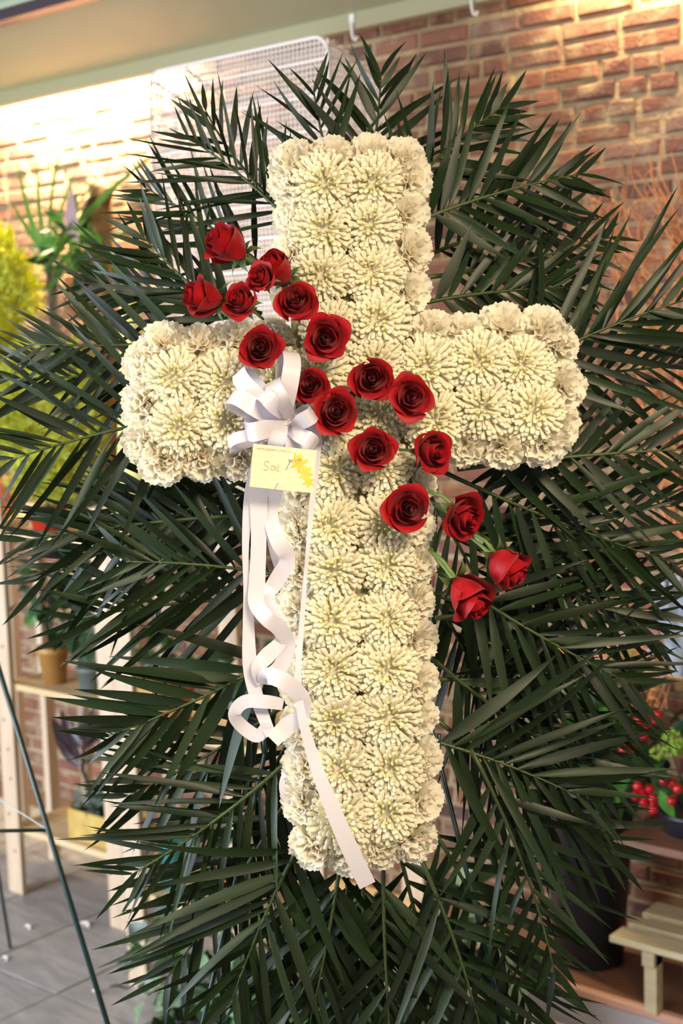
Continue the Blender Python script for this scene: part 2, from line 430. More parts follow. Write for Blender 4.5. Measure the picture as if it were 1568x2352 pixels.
def mum_meshes(seed):
    r = random.Random(seed); outer = MB(); inner = MB()
    N = 205; cx0, cy0 = r.uniform(-.10, .10), r.uniform(-.10, .10)
    for i in range(N):
        t = (i+.5)/N; th = math.radians(3+106*t**.66)+r.uniform(-.05, .05); ph = i*2.39996+r.uniform(-.12, .12)
        out = Vector((math.cos(ph), math.sin(ph), 0))
        rho = math.sin(min(th, math.pi/2))**.95; dim = max(0, 1-th/.5)
        z = .52*math.cos(th)-.09*dim*dim
        tip = out*rho+Vector((cx0, cy0, 0))*(1-t)+Vector((0, 0, z)); tip *= r.uniform(.93, 1.05)
        nd = (Vector((out.x*math.sin(th), out.y*math.sin(th), math.cos(th)*.9))*.55+out*(.62*min(1, th/.8)**1.5)).normalized()
        ln = r.uniform(.34, .46)
        if t < .075: nd = Vector((-out.x*.25, -out.y*.25, 1)).normalized(); ln = .3
        bend = (Vector((0, 0, 1))-out*.25)*(1 if th > .5 else .2)
        tip2 = tip-bend*(.17*ln)
        finger(inner if t < .075 else outer, tip2-nd*ln, tip2, bend, r.uniform(.064, .084)*(1 if t > .075 else .8), r.uniform(.036, .046))
    outer.lathe((0, 0, 0), [(.80, -.16), (.75, -.03), (.60, .08), (.40, .12), (.22, .06), (.02, .0)], 20)  # filler dome added under the petals so shaded gaps show cream
    return outer.mesh('petals', M['mum'], True), inner.mesh('centre_petals', M['mumc'], True)
def carnation_meshes(seed):
    r = random.Random(seed); outer = MB(); inner = MB()
    N = 30
    for i in range(N):
        t = (i+.5)/N; th = math.radians(6+92*t**.7); ph = i*2.39996+r.uniform(-.3, .3)
        ax = Vector((math.sin(th)*math.cos(ph), math.sin(th)*math.sin(ph), math.cos(th)))
        tw = r.uniform(-.9, .9)
        s0 = Vector((-math.sin(ph), math.cos(ph), 0)); n0 = ax.cross(s0)
        s = s0*math.cos(tw)+n0*math.sin(tw); n = ax.cross(s)
        L = (.62+.38*math.sin(th))*r.uniform(.88, 1.05); fan = r.uniform(.55, .8); k1, k2 = r.uniform(0, 6), r.uniform(0, 6); am = r.uniform(.05, .10)
        root = Vector((0, 0, .0))
        def fn(u, v, ax=ax, s=s, n=n, L=L, fan=fan, k1=k1, k2=k2, am=am):
            a = (u*2-1)*fan; z = (1 if int(round(u*14)) % 2 else .945) if v > .99 else 1
            q = ax*math.cos(a)+s*math.sin(a)
            rr = L*v*z*(1-.08*(u*2-1)**2)
            return q*rr + n*(am*v*v*(math.sin(u*17+k1)+.6*math.sin(u*9+k2))) + n*(.10*v*v)
        (inner if t < .3 else outer).grid(fn, 14, 4)
    return outer.mesh('outer_petals', M['carn'], True), inner.mesh('inner_petals', M['carn'], True)
MUMS = [mum_meshes(s) for s in range(5)]
CARNS = [carnation_meshes(50+s) for s in range(5)]

def cam_quat(axis, spin=0):
    """rotation taking local +Z to a direction given in image axes (right, up, towards viewer)"""
    a = cv(*axis).normalized(); return a.to_track_quat('Z', 'Y') @ Quaternion((0, 0, 1), spin)

# green foam cross
OX, OY = 810, 905
EU = (1, -.045); EV = (.022, 1)
def cx(u, v): return (OX+u*EU[0]+v*EV[0], OY+u*EU[1]+v*EV[1])
fc = thing('foam_cross', P(*cx(0, 1050), D), 'green foam cross base under the white flowers', 'cross')
def foam_block(name, u0_, u1_, v0_, v1_, dep=.05):
    b = MB(); vs = []
    for dd in (D-.028, D+dep):
        for u, v in ((u0_, v0_), (u1_, v0_), (u1_, v1_), (u0_, v1_)): vs.append(P(*cx(u, v), dd))
    b.add(vs, [(0, 1, 2, 3), (7, 6, 5, 4), (0, 4, 5, 1), (1, 5, 6, 2), (2, 6, 7, 3), (3, 7, 4, 0)])
    b.build(name, M['foam'], fc)
foam_block('upright', -138, 138, -545, 1045); foam_block('left_arm', -475, -138, -135, 140); foam_block('right_arm', 138, 480, -140, 135)

rf = random.Random(11)
ORD = ['first', 'second', 'third', 'fourth', 'fifth', 'sixth', 'seventh', 'eighth', 'ninth', 'tenth', 'eleventh', 'twelfth']
def flower(kind, u, v, label, size, tilt=(0, 0), z=.045):
    jt = 11 if kind == 'mum' else 6
    px, py = cx(u+rf.uniform(-jt, jt), v+rf.uniform(-jt, jt))
    s = size*rf.uniform(.94, 1.06)/2*D/F
    q = cam_quat((tilt[0]+rf.uniform(-.10, .10), tilt[1]+rf.uniform(-.10, .10), 1), rf.uniform(0, 6.28))
    nm, ms, ns, grp = (('chrysanthemum', MUMS, ('petals', 'centre_petals'), 'white chrysanthemums covering the cross') if kind == 'mum'
                       else ('carnation', CARNS, ('outer_petals', 'inner_petals'), 'white carnations edging the cross'))
    t = thing(nm, P(px, py, D-z), label, 'flower', grp, q)
    a, b = ms[rf.randrange(5)]; sc = Matrix.Diagonal((s, s, s*rf.uniform(.9, 1.1), 1))
    o1 = link(ns[0], a, t, sc); o2 = link(ns[1], b, t, sc); o1['kind'] = 'stuff'; o2['kind'] = 'stuff'
    return t
MS = 150
for i, v in enumerate((-488, -380, -270, -160)):
    for s, nm in ((-1, 'left'), (1, 'right')):
        flower('mum', s*60, v, f'cream chrysanthemum in the {ORD[i]} row of the cross top, {nm} column', MS)
for j, v in enumerate((-56, 58)):
    for i, u in enumerate((-405, -292, -176)):
        flower('mum', u, v, f'white chrysanthemum on the left arm, {ORD[i]} from its tip, {("upper", "lower")[j]} row', MS)
    for i, u in enumerate((405, 292, 176)):
        flower('mum', u, v, f'cream chrysanthemum on the right arm, {ORD[i]} from its tip, {("upper", "lower")[j]} row', MS)
    for s, nm in ((-1, 'left'), (1, 'right')):
        flower('mum', s*60, v, f'cream chrysanthemum at the crossing of the arms, {("upper", "lower")[j]} {nm} of four', MS)
for i, v in enumerate((172, 286, 400, 514, 628, 742, 856, 968)):
    for s, nm in ((-1, 'left'), (1, 'right')):
        flower('mum', s*58+4, v, f'cream chrysanthemum on the lower shaft, {ORD[i]} row below the arms, {nm} column', MS)
CS = 124
for i, u in enumerate((-118, -40, 42, 118)):
    flower('carn', u, -548+abs(u)*.12, f'white carnation on the top edge of the cross, {ORD[i]} from the left', CS, (u/300, .55), .02)
for s, nm in ((-1, 'left'), (1, 'right')):
    for i, v in enumerate((-490, -405, -320, -236)):
        flower('carn', s*130, v, f'white carnation on the {nm} edge above the arms, {ORD[i]} from the top', CS, (s*.6, .0), .02)
    for i, v in enumerate((215, 305, 395, 485, 575, 665, 755, 845, 935)):
        flower('carn', s*130, v, f'white carnation on the {nm} edge of the lower shaft, {ORD[i]} below the arm', CS, (s*.6, 0), .02)
    for e, en in ((-1, 'upper'), (1, 'lower')):
        for i, u in enumerate((435, 345, 258, 180)):
            flower('carn', s*u, e*128, f'white carnation on the {en} edge of the {nm} arm, {ORD[i]} from the tip', CS, (0, -e*.6), .02)
    for i, v in enumerate((-88, 0, 88)):
        flower('carn', s*(482-(0 if i == 1 else 14)), v, f'white carnation at the tip of the {nm} arm, {("top", "middle", "bottom")[i]} of three', CS, (s*.7, -v/350), .015)
for i, u in enumerate((-112, -38, 40, 112)):
    flower('carn', u+3, 1050-abs(u)*.22, f'white carnation on the bottom edge of the cross, {ORD[i]} from the left', CS, (u/300, -.6), .02)

# ------------------------------------------------------------------ roses
def rose_petal(r, zb, zt, wid, curl, seed, mat):
    rr = random.Random(seed); k1 = rr.uniform(0, 6); skew = rr.uniform(.06, .12); pt = rr.uniform(.04, .12)*(.4+curl); off = rr.uniform(-.25, .25)
    def fn(u, v):
        a = u*2-1; az = a*wid/2*(.72+.28*v)
        k = max(0, (v-.62)/.38)
        rho = .10+(r-.10)*math.sin(min(v/.70, 1)*math.pi/2)
        lobe = max(0, 1-abs(a-off)*1.15)
        rho += curl*r*k*k*(.35+.75*lobe) + skew*a*r*v
        z = zb+(zt-zb)*v - curl*.50*k**2.2*r - (zt-zb)*.30*abs(a)**2.4*v
        rho += pt*r*k*max(0, 1-abs(a-off)*3.0)
        rho += .022*math.sin(az*4+k1)*v
        return Vector((rho*math.cos(az), rho*math.sin(az), z-.62))
    return MB().grid(fn, 14, 10).mesh('petal', mat, True)
def rose_kind(layers, scroll, seed):
    out = []
    n, ra, rb_, zt = scroll
    def sc(u, v):
        a = u*n*2*math.pi; rr = ra+(rb_-ra)*u; k = max(0, (v-.75)/.25)
        rho = rr*(.5+.5*math.sin(min(v/.7, 1)*math.pi/2))+.03*k*k
        return Vector((rho*math.cos(a), rho*math.sin(a), .15+(zt-.15-.12*u*math.sin(a*.5)**2)*v-.62))
    out.append(('centre_scroll', MB().grid(sc, 54, 7).mesh('centre_scroll', M['rose'], True), Matrix()))
    az = 0
    for i, (r, zt, wid, curl) in enumerate(layers):
        az += math.radians(137.5)
        out.append(('petal', rose_petal(r, .02, zt, math.radians(wid), curl, seed+i, M['rose']), Matrix.Rotation(az, 4, 'Z')))
    def sp(u, v):
        a = u*2-1; w = .17*math.sin(math.pi*min(1, .25+.75*v))**.8*(1-v**3)
        x = .12+.78*v-.1*v*v; return Vector((x, a*w, -.60+.42*v-.55*v*v+.08*abs(a)*w*4))
    sm = MB().grid(sp, 2, 6).mesh('sepal', M['sepal'], True)
    for k in range(5): out.append(('sepal', sm, Matrix.Rotation(k*1.2566+.3, 4, 'Z')))
    out.append(('stem', MB().tube([(0, 0, -.55), (0, 0, -.72), (0, .02, -1.0), (.02, .05, -1.9)], [.16, .10, .065, .06], 7).mesh('stem', M['stem'], True), Matrix()))
    return out
def lay(*rings):
    """rings: (count, r0, r1, ztop0, ztop1, width, curl)"""
    out = []
    for n, ra, rb_, za, zb_, w, c in rings:
        for i in range(n):
            t = i/max(1, n-1); out.append((ra+(rb_-ra)*t, za+(zb_-za)*t, w, c))
    return out
RK = [rose_kind(lay((4, .20, .31, 1.20, 1.16, 190, .06), (4, .38, .52, 1.14, 1.06, 150, .16), (5, .62, .74, 1.00, .84, 125, .36)), (2.2, .04, .16, 1.12), 1),
      rose_kind(lay((3, .20, .29, 1.16, 1.12, 200, .05), (4, .36, .54, 1.12, 1.02, 150, .20), (5, .60, .76, .98, .78, 120, .42)), (2.0, .04, .16, 1.10), 30),
      rose_kind(lay((5, .18, .33, 1.22, 1.16, 180, .06), (4, .40, .56, 1.14, 1.04, 140, .14), (4, .64, .76, .98, .82, 135, .34)), (2.4, .03, .15, 1.16), 60),
      rose_kind(lay((4, .20, .32, 1.46, 1.42, 190, .04), (3, .40, .50, 1.40, 1.34, 180, .10), (3, .54, .62, 1.28, 1.16, 170, .38)), (2.2, .04, .17, 1.42), 90)]
ROSES = [  # px, py, diameter, axis (right, up, towards), kind, height above the cross, label
 (530, 568, 112, (-.75, .45, .55), 3, .10, 'red rose highest on the left, leaning out over the palm leaves'),
 (476, 684, 104, (-.85, .12, .45), 3, .10, 'red rosebud farthest left, turned sideways above the left arm'),
 (553, 692, 100, (-.45, .30, .80), 0, .115, 'red rose between the leftmost rosebud and the upper rose cluster'),
 (640, 625, 100, (-.60, .45, .60), 3, .09, 'red rose peeking out behind two others beside the cross top'),
 (600, 637, 84, (-.55, .12, .80), 1, .12, 'small red rose in the upper cluster in front of a half hidden one'),
 (680, 692, 108, (-.05, .22, 1), 2, .125, 'red rose at the right of the upper cluster, below the cross top'),
 (597, 800, 108, (.08, -.02, 1), 0, .125, 'red rose just above the white ribbon bow'),
 (747, 776, 116, (.05, -.12, 1), 1, .125, 'red rose with a drooping lower petal near the centre of the cross'),
 (712, 886, 96, (-.05, .08, 1), 2, .125, 'red rose touching the right side of the bow loops'),
 (771, 945, 116, (.02, .08, 1), 0, .13, 'wide red rose overlapping its neighbour right of the bow'),
 (853, 869, 112, (.0, -.06, 1), 2, .125, 'red rose with dark leaf at its left, centre of the cross'),
 (944, 911, 112, (.08, .0, 1), 1, .125, 'red rose at the inner end of the right arm'),
 (858, 1033, 112, (.0, .05, 1), 0, .125, 'red rose in the lower pair, left one'),
 (993, 1036, 116, (.60, -.05, .75), 1, .12, 'red rose in the lower pair, right one, turned to the right'),
 (937, 1169, 122, (.10, .10, 1), 2, .125, 'large red rose lying low on the shaft below the right arm'),
 (1066, 1186, 122, (.55, -.30, .75), 2, .10, 'red rose just off the right edge of the shaft'),
 (1158, 1296, 108, (.70, -.55, .40), 3, .09, 'closed red rosebud farthest right over the palm leaves'),
 (1070, 1362, 122, (.50, -.62, .45), 3, .095, 'red rosebud lowest of all, pointing down right of the shaft'),
]
rr_ = random.Random(5)
RT_ = []
for px, py, dia, ax, k, z, lab in ROSES:
    s = dia/2*(D-z)/F*(1.02 if k != 3 else 1.25)
    t = thing('rose', P(px, py, D-z), lab, 'rose', 'red roses trailing across the cross', cam_quat(ax, rr_.uniform(0, 6.28)))
    RT_.append(t)
    for nm, me, mx in RK[k]:
        link(nm, me, t, Matrix.Diagonal((s, s, s, 1)) @ mx)
# stems and leaves of the outer buds
for (x0, y0, z0), (x1, y1, z1), k in (((985, 1130, .06), (1040, 1160, .08), 15), ((1085, 1225, .07), (1138, 1272, .085), 16), ((985, 1262, .05), (1046, 1328, .085), 17)):
    a = P(x0, y0, D-z0); b = P(x1, y1, D-z1)
    MB().tube([a, a.lerp(b, .5)+cv(.002, .004, 0), b], [.0030, .0030, .0036], 7).build('stem', M['stem'], RT_[k], True)

# ------------------------------------------------------------------ palm fronds
def leaflet_mesh(droop, bend, seed):
    r = random.Random(seed); b = MB(); n = 9; vs = []
    for i in range(n+1):
        t = i/n; w = .5*(.30+.70*math.sin(min(t/.28, 1)*math.pi/2))*(1-max(0, (t-.28)/.72)**1.9)
        z = -droop*t*t; y = bend*t*t; wob = .003*math.sin(t*9+seed)
        vs += [(t, -w+y, z+.010*(1-t)+wob), (t, y, z), (t, w+y, z+.010*(1-t)-wob)]
    fs = []
    for i in range(n):
        a = i*3; fs += [(a, a+1, a+4, a+3), (a+1, a+2, a+5, a+4)]
    return b.add(vs, fs).mesh('leaflet', M['palm'], True)
LM = [leaflet_mesh(d_, b_, i) for i, (d_, b_) in enumerate(((.03, 0), (.10, .3), (.16, -.3), (.06, .6), (.22, .2), (.02, -.6), (.12, 0), (.28, -.2)))]
rp = random.Random(21)
def frond(bx, by, tx_, ty, bend, Lm, z0, z1, label, n=15, a0=62, a1=24, w=24, sides=(1, 1), start=.12):
    n = max(7, round(n*.9)); w = w*1.02; Lm *= 1.18; a0 -= 4
    """base pixel -> tip pixel; z0/z1 = metres behind the cross at base and tip"""
    dx, dy = tx_-bx, ty-by; ln = math.hypot(dx, dy)
    mx_, my_ = (bx+tx_)/2 - dy/ln*bend, (by+ty)/2 + dx/ln*bend
    def C(t):
        x = (1-t)**2*bx+2*t*(1-t)*mx_+t*t*tx_; y = (1-t)**2*by+2*t*(1-t)*my_+t*t*ty
        return x, y, D+z0+(z1-z0)*t
    def Tn(t):
        x = 2*(1-t)*(mx_-bx)+2*t*(tx_-mx_); y = 2*(1-t)*(my_-by)+2*t*(ty-my_); l = math.hypot(x, y); return x/l, y/l
    root = thing('palm_frond', P(*C(0)), label, 'palm frond', 'palm frond fan behind the cross')
    iv = Matrix.Translation(-root.location)
    pts = [P(*C(i/10)) for i in range(11)]
    MB().tube(pts, [.0042-.0030*i/10 for i in range(11)], 6).build('rachis', M['rachis'], root, True)
    for i in range(n):
        t = start+(1-start)*(i+.5)/n
        for s in (-1, 1):
            if not sides[0 if s < 0 else 1]: continue
            tt = min(.995, t+rp.uniform(-.012, .012)+(.3/n if s > 0 else 0))
            x, y, d = C(tt); ex, ey = Tn(tt)
            a = math.radians(a0+(a1-a0)*tt+rp.uniform(-9, 9))*s
            vx, vy = ex*math.cos(a)-ey*math.sin(a), ex*math.sin(a)+ey*math.cos(a)
            el = rp.uniform(-.26, .20)
            dv = cv(vx, -vy, el).normalized()
            L = Lm*(.55+.45*math.sin(math.pi*min(1, .18+.9*tt)))*(1 if tt < .85 else .8)*rp.uniform(.78, 1.12)*d/F
            W = w*rp.uniform(.75, 1.2)*d/F*(1-.35*tt)
            nrm = cv(0, 0, 1); nrm = (nrm-dv*nrm.dot(dv)).normalized()
            nrm = Quaternion(dv, rp.uniform(-.75, .75)) @ nrm
            sd = nrm.cross(dv)
            m3 = Matrix((dv, sd, nrm)).transposed()
            mt = Matrix.Translation(P(x, y, d)) @ m3.to_4x4() @ Matrix.Diagonal((L, W, L, 1))
            link('leaflet', LM[rp.randrange(8)], root, iv @ mt)
FR = [
 # upper left and top
 (700, 545, 430, 315, 25, 235, .06, .16, 'palm frond arching to the upper left in front of the wire cage', 14, 60, 26, 14),
 (650, 480, 470, 250, -30, 150, .10, .20, 'small palm frond with a curled tip before the wire cage', 8, 62, 24, 20),
 (800, 500, 720, 205, -20, 200, .08, .18, 'palm frond standing upright left of the cross top', 10, 58, 24, 18),
 (830, 490, 875, 170, 15, 210, .10, .22, 'palm frond standing upright right above the cross top', 12),
 (900, 480, 1155, 245, -30, 190, .06, .16, 'palm frond leaning to the upper right against the dark bricks', 15),
 (930, 520, 1330, 400, -25, 205, .05, .12, 'pale lit palm frond pointing right above the right arm', 18),
 (950, 700, 1330, 660, -20, 190, .05, .12, 'palm frond lying low in the corner above the right arm', 15),
 (960, 640, 1400, 545, 20, 190, .12, .22, 'dark palm frond between the cross top and the right arm', 16),
 (950, 600, 1300, 480, -15, 180, .16, .26, 'dark palm frond deep behind the pale one above the right arm', 14),
 # right
 (950, 1080, 1200, 1560, -25, 290, .14, .22, 'palm frond falling steeply beside the upper shaft roses', 15, 55, 22),
 (950, 1290, 1210, 1790, -20, 290, .16, .24, 'palm frond falling steeply beside the lower shaft', 15, 55, 22),
 (1120, 890, 1570, 690, -30, 330, .04, .02, 'palm frond with very long upright blades at the right edge', 13, 52, 24, 26),
 (1180, 860, 1600, 830, 20, 260, .10, .18, 'palm frond pointing right beyond the tip of the right arm', 14),
 (1050, 1078, 1630, 1030, -15, 240, .05, .10, 'palm frond running level along the underside of the right arm', 18),
 (1010, 1080, 1540, 1290, 20, 290, .06, .12, 'palm frond slanting down right from under the right arm', 17, 58, 22),
 (1000, 1160, 1480, 1440, 20, 300, .10, .16, 'palm frond passing behind the closed rosebud', 16, 55, 22),
 (990, 1300, 1450, 1570, 25, 300, .06, .10, 'palm frond passing behind the lowest rosebud', 16, 55, 22),
 (1000, 1180, 1560, 1160, 20, 260, .16, .26, 'dark palm frond pointing right at the height of the shaft roses', 16),
 (1000, 1420, 1500, 1400, -25, 280, .14, .24, 'palm frond pointing right towards the wooden crate', 16),
 (990, 1560, 1440, 1600, -20, 300, .12, .18, 'palm frond pointing right towards the red berries', 15),
 (950, 1690, 1320, 1825, -20, 370, .04, .04, 'broad bladed palm frond with long hanging leaves right of the shaft', 12, 68, 22, 30),
 (980, 1500, 1380, 1780, 30, 320, .10, .14, 'palm frond drooping steeply right of the lower shaft', 14, 55, 20),
 (990, 1640, 1400, 1960, 20, 300, .14, .20, 'palm frond hanging before the black bucket', 14, 55, 20),
 (1080, 1720, 1275, 2240, -40, 240, .04, .06, 'palm frond hanging down with blades spread over the black bucket', 14, 62, 26, 24),
 (960, 1960, 1120, 2440, -30, 320, .05, .08, 'palm frond hanging down below the cross to the right', 13, 62, 24, 26),
 (960, 1850, 1220, 2330, -20, 280, .12, .16, 'palm frond behind the lower right corner of the cross', 14, 58, 22),
 # bottom
 (880, 1960, 905, 2480, 15, 280, .06, .06, 'palm frond hanging straight down under the cross', 14, 55, 22, 26),
 (800, 1940, 760, 2480, -15, 300, .10, .12, 'palm frond hanging down behind the ribbon end', 14, 52, 22, 26),
 (900, 1900, 1030, 2460, -15, 280, .14, .18, 'palm frond hanging down between the two lower right fronds', 14, 52, 22, 26),
 (720, 1880, 535, 2290, 20, 330, .04, .05, 'palm frond hanging to the lower left with broad blades', 14, 60, 24, 28),
 (720, 1900, 640, 2480, 10, 300, .12, .16, 'palm frond hanging down at the lower left behind another', 14, 55, 22, 26),
 (790, 1925, 705, 2380, -10, 290, .04, .05, 'palm frond hanging just left of the ribbon end', 13, 50, 22, 26),
 (840, 1925, 830, 2430, 10, 290, .09, .10, 'palm frond hanging just under the ribbon end', 13, 50, 22, 26),
 # lower left
 (690, 1720, 300, 2010, -30, 285, .05, .08, 'palm frond with comb-like hanging blades at the lower left', 18, 62, 24, 20),
 (680, 1600, 290, 1830, -25, 280, .10, .16, 'palm frond slanting down left beside the ribbon curls', 16, 58, 22),
 (690, 1480, 250, 1690, -25, 300, .06, .08, 'palm frond with wide bluish blades left of the ribbon curls', 14, 50, 20, 32),
 (680, 1800, 380, 2250, -20, 290, .12, .20, 'palm frond hanging before the ivy at the lower left', 15, 56, 22),
 (690, 1650, 420, 2080, -20, 280, .15, .24, 'dark palm frond deep behind the lower left blades', 15, 56, 22),
 # left
 (670, 1110, 320, 1215, 20, 250, .16, .24, 'dark palm frond behind the card and ribbon tails', 14, 52, 22),
 (670, 1260, 260, 1170, 15, 250, .15, .25, 'dark palm frond level with the upper ribbon tails', 15, 52, 22),
 (690, 1330, 290, 1290, 20, 300, .04, .06, 'palm frond pointing left from the ribbon tails', 14, 62, 24, 24),
 (660, 1370, 180, 1420, 20, 280, .10, .18, 'palm frond pointing left before the potted plant shelf', 16, 55, 22),
 (640, 1180, 60, 1240, 20, 260, .08, .14, 'palm frond running left over the red pot', 17, 50, 20),
 (560, 1100, 90, 1330, -20, 260, .12, .20, 'palm frond slanting down left under the left arm', 16, 55, 22),
 (480, 950, 30, 1055, 25, 300, .04, .05, 'palm frond arching down left from the tip of the left arm', 16, 66, 26, 22),
 (480, 830, 10, 870, -20, 230, .10, .18, 'palm frond crossing the lemon cypress level with the left arm', 16, 50, 22),
 (500, 780, 70, 790, -15, 215, .05, .10, 'palm frond over the left arm with upright narrow blades', 15, 64, 28, 20),
 (570, 760, 330, 545, -20, 240, .05, .10, 'palm frond rising above the left arm beside the roses', 13, 48, 22, 22),
 (600, 720, 200, 650, 20, 210, .12, .22, 'palm frond pointing left behind the leftmost roses', 15, 50, 22, 20),
 (640, 640, 330, 430, 20, 200, .14, .24, 'thin palm frond behind the highest rose', 14, 50, 22, 16),
]
for f in FR: frond(*f)

# ------------------------------------------------------------------ ribbon bow
BOW = thing('ribbon_bow', P(655, 985, D-.12), 'white satin ribbon bow with long curling tails on the left arm', 'bow')
def ribbon(name, pts, parent, n=8):
    """pts: (px, py, metres above the cross, half width px, width angle deg or None, tilt of width towards viewer)"""
    q = spline([(p[0], p[1], p[2], p[3], p[4] if len(p) > 4 and p[4] is not None else 0, p[5] if len(p) > 5 else 0) for p in pts], n)
    hasang = len(pts[0]) > 4 and pts[0][4] is not None
    vs = []; m = len(q)
    for i, (x, y, z, hw, an, tl) in enumerate(q):
        a, b = q[max(i-1, 0)], q[min(i+1, m-1)]
        if hasang: wx, wy = math.cos(math.radians(an)), math.sin(math.radians(an))
        else:
            tx_, ty = b[0]-a[0], b[1]-a[1]; l = math.hypot(tx_, ty) or 1; wx, wy = -ty/l, tx_/l
        c = P(x, y, D-z); wv = cv(wx*math.cos(tl), -wy*math.cos(tl), math.sin(tl))*hw*D/F
        vs += [c-wv, c, c+wv]
    fs = []
    for i in range(m-1):
        a = i*3; fs += [(a, a+1, a+4, a+3), (a+1, a+2, a+5, a+4)]
    MB().add(vs, fs).build(name, M['satin'], parent, True)
def loop(tx_, ty, hw, lift=.03, tl=.5, side=1, cxy=(652, 978)):
    bx, by = cxy; dx, dy = tx_-bx, ty-by; l = math.hypot(dx, dy); px, py = -dy/l*side, dx/l*side
    an = math.degrees(math.atan2(px, -py))
    an = math.degrees(math.atan2(py, px))
    k = 9
    pts = [(bx, by, .10, hw*.45, an, 0), (bx+dx*.45+px*k*.5, by+dy*.45+py*k*.5, .115+lift, hw*.95, an, -tl*.3),
           (bx+dx*.85+px*k, by+dy*.85+py*k, .115+lift, hw, an, -tl*.6), (tx_, ty, .11, hw, an, -tl),
           (bx+dx*.88-px*k, by+dy*.88-py*k, .09, hw, an, -tl*1.1), (bx+dx*.5-px*k, by+dy*.5-py*k, .085, hw*.9, an, -tl*.6), (bx, by, .09, hw*.45, an, 0)]
    ribbon('loop', pts, BOW)
loop(664, 806, 20, .022, .6, 1); loop(548, 852, 20, .02, .5, -1); loop(527, 912, 20, .03, .5, 1); loop(630, 872, 19, .045, .45, -1, (672, 965))
loop(592, 906, 18, .05, .6, 1, (655, 960)); loop(562, 985, 21, .04, .5, -1); loop(524, 1022, 13, .01, .5, 1); loop(718, 940, 19, .05, .9, 1, (668, 985))
loop(722, 1030, 18, .03, .5, -1); loop(640, 1035, 18, .03, .3, 1, (652, 960)); loop(690, 1050, 17, .015, .4, 1, (660, 970))
MB().lathe((0, 0, 0), [(.001, -.002), (.003, -.001), (.003, .001), (.001, .002)], 12).build('knot', M['satin'], None, True)
kn = [o for o in COL.objects if o.name.startswith('knot')][-1]; kn.parent = BOW; kn.location = wm(BOW).inverted() @ P(655, 978, D-.125)
ribbon('tail', [(596, 1040, .10, 12), (576, 1130, .095, 14), (564, 1240, .09, 8), (566, 1350, .085, 7), (570, 1420, .08, 12), (574, 1530, .08, 16), (592, 1610, .082, 15), (622, 1690, .09, 12)], BOW)
ribbon('tail', [(600, 1040, .10, 18), (594, 1130, .10, 20), (594, 1240, .098, 17), (590, 1340, .095, 18), (588, 1385, .10, 17), (612, 1420, .115, 17), (640, 1442, .105, 18), (662, 1480, .09, 16), (644, 1530, .085, 17), (612, 1555, .09, 15)], BOW)
ribbon('tail', [(650, 1050, .10, 15), (630, 1130, .10, 18), (622, 1190, .098, 16), (640, 1245, .11, 18), (660, 1285, .10, 17), (634, 1335, .085, 18), (615, 1372, .09, 15), (636, 1430, .10, 16), (645, 1470, .09, 14), (612, 1508, .095, 18), (590, 1535, .10, 13), (602, 1570, .09, 12)], BOW)
ribbon('tail', [(606, 1090, .07, 10), (616, 1180, .065, 12), (632, 1270, .065, 12), (650, 1340, .06, 6)], BOW)
ribbon('curl', [(606, 1572, .09, 14), (612, 1552, .11, 18), (652, 1565, .12, 19), (692, 1602, .11, 18), (694, 1640, .10, 16), (660, 1668, .09, 20), (626, 1702, .10, 16)], BOW)
ribbon('curl', [(650, 1618, .10, 13), (612, 1612, .105, 15), (562, 1612, .10, 15), (538, 1640, .095, 14), (556, 1668, .085, 15), (592, 1690, .085, 15), (612, 1662, .09, 10)], BOW)
ribbon('tail', [(706, 955, .10, 12), (728, 1000, .095, 9), (727, 1060, .09, 7), (716, 1160, .085, 6), (703, 1300, .085, 4), (692, 1440, .09, 6), (685, 1540, .10, 7), (690, 1630, .11, 9), (716, 1730, .11, 13), (740, 1800, .115, 15), (775, 1885, .115, 18), (808, 1960, .11, 19), (844, 2034, .10, 19)], BOW)
ribbon('tail', [(668, 1760, .02, 5), (650, 1790, .03, 7), (650, 1825, .03, 6), (676, 1858, .02, 6)], BOW)

# ------------------------------------------------------------------ sympathy card
cq = (cv(1, -.105, -.05).normalized(), cv(.085, 1, -.02).normalized())
ccen = P(650, 1076, D-.155)
def cpt(a, b, z=0): n = cq[0].cross(cq[1]).normalized(); return ccen+cq[0]*a*D/F+cq[1]*b*D/F+n*z
hw_, hh_ = 68, 46
card = thing('greeting_card', cpt(0, -hh_), 'small cream sympathy card pinned below the ribbon bow', 'card')
b = MB(); vs = [cpt(a, c, z) for z in (-.0006, 0) for a, c in ((-hw_, -hh_), (hw_, -hh_), (hw_, hh_), (-hw_, hh_))]
b.add(vs, [(3, 2, 1, 0), (4, 5, 6, 7), (0, 1, 5, 4), (1, 2, 6, 5), (2, 3, 7, 6), (3, 0, 4, 7)]).build('paper', M['card'], card)
def text_on_card(txt, a, c, size, mat, name, shear=0):
    cu = bpy.data.curves.new(name, 'FONT'); cu.body = txt; cu.size = size*D/F; cu.shear = shear
    to = bpy.data.objects.new(name+'_tmp', cu); COL.objects.link(to)
    dg = bpy.context.evaluated_depsgraph_get(); me = bpy.data.meshes.new_from_object(to.evaluated_get(dg))
    COL.objects.unlink(to); bpy.data.objects.remove(to)
    me.materials.clear(); me.materials.append(mat)
    n = cq[0].cross(cq[1]).normalized(); R3 = Matrix((cq[0], cq[1], n)).transposed().to_4x4()
    o = link(name, me, card, wm(card).inverted() @ Matrix.Translation(cpt(a, c, .0004)) @ R3)
text_on_card('WITH DEEPEST SYMPATHY', -60, 34, 6.6, M['ink'], 'printed_heading')
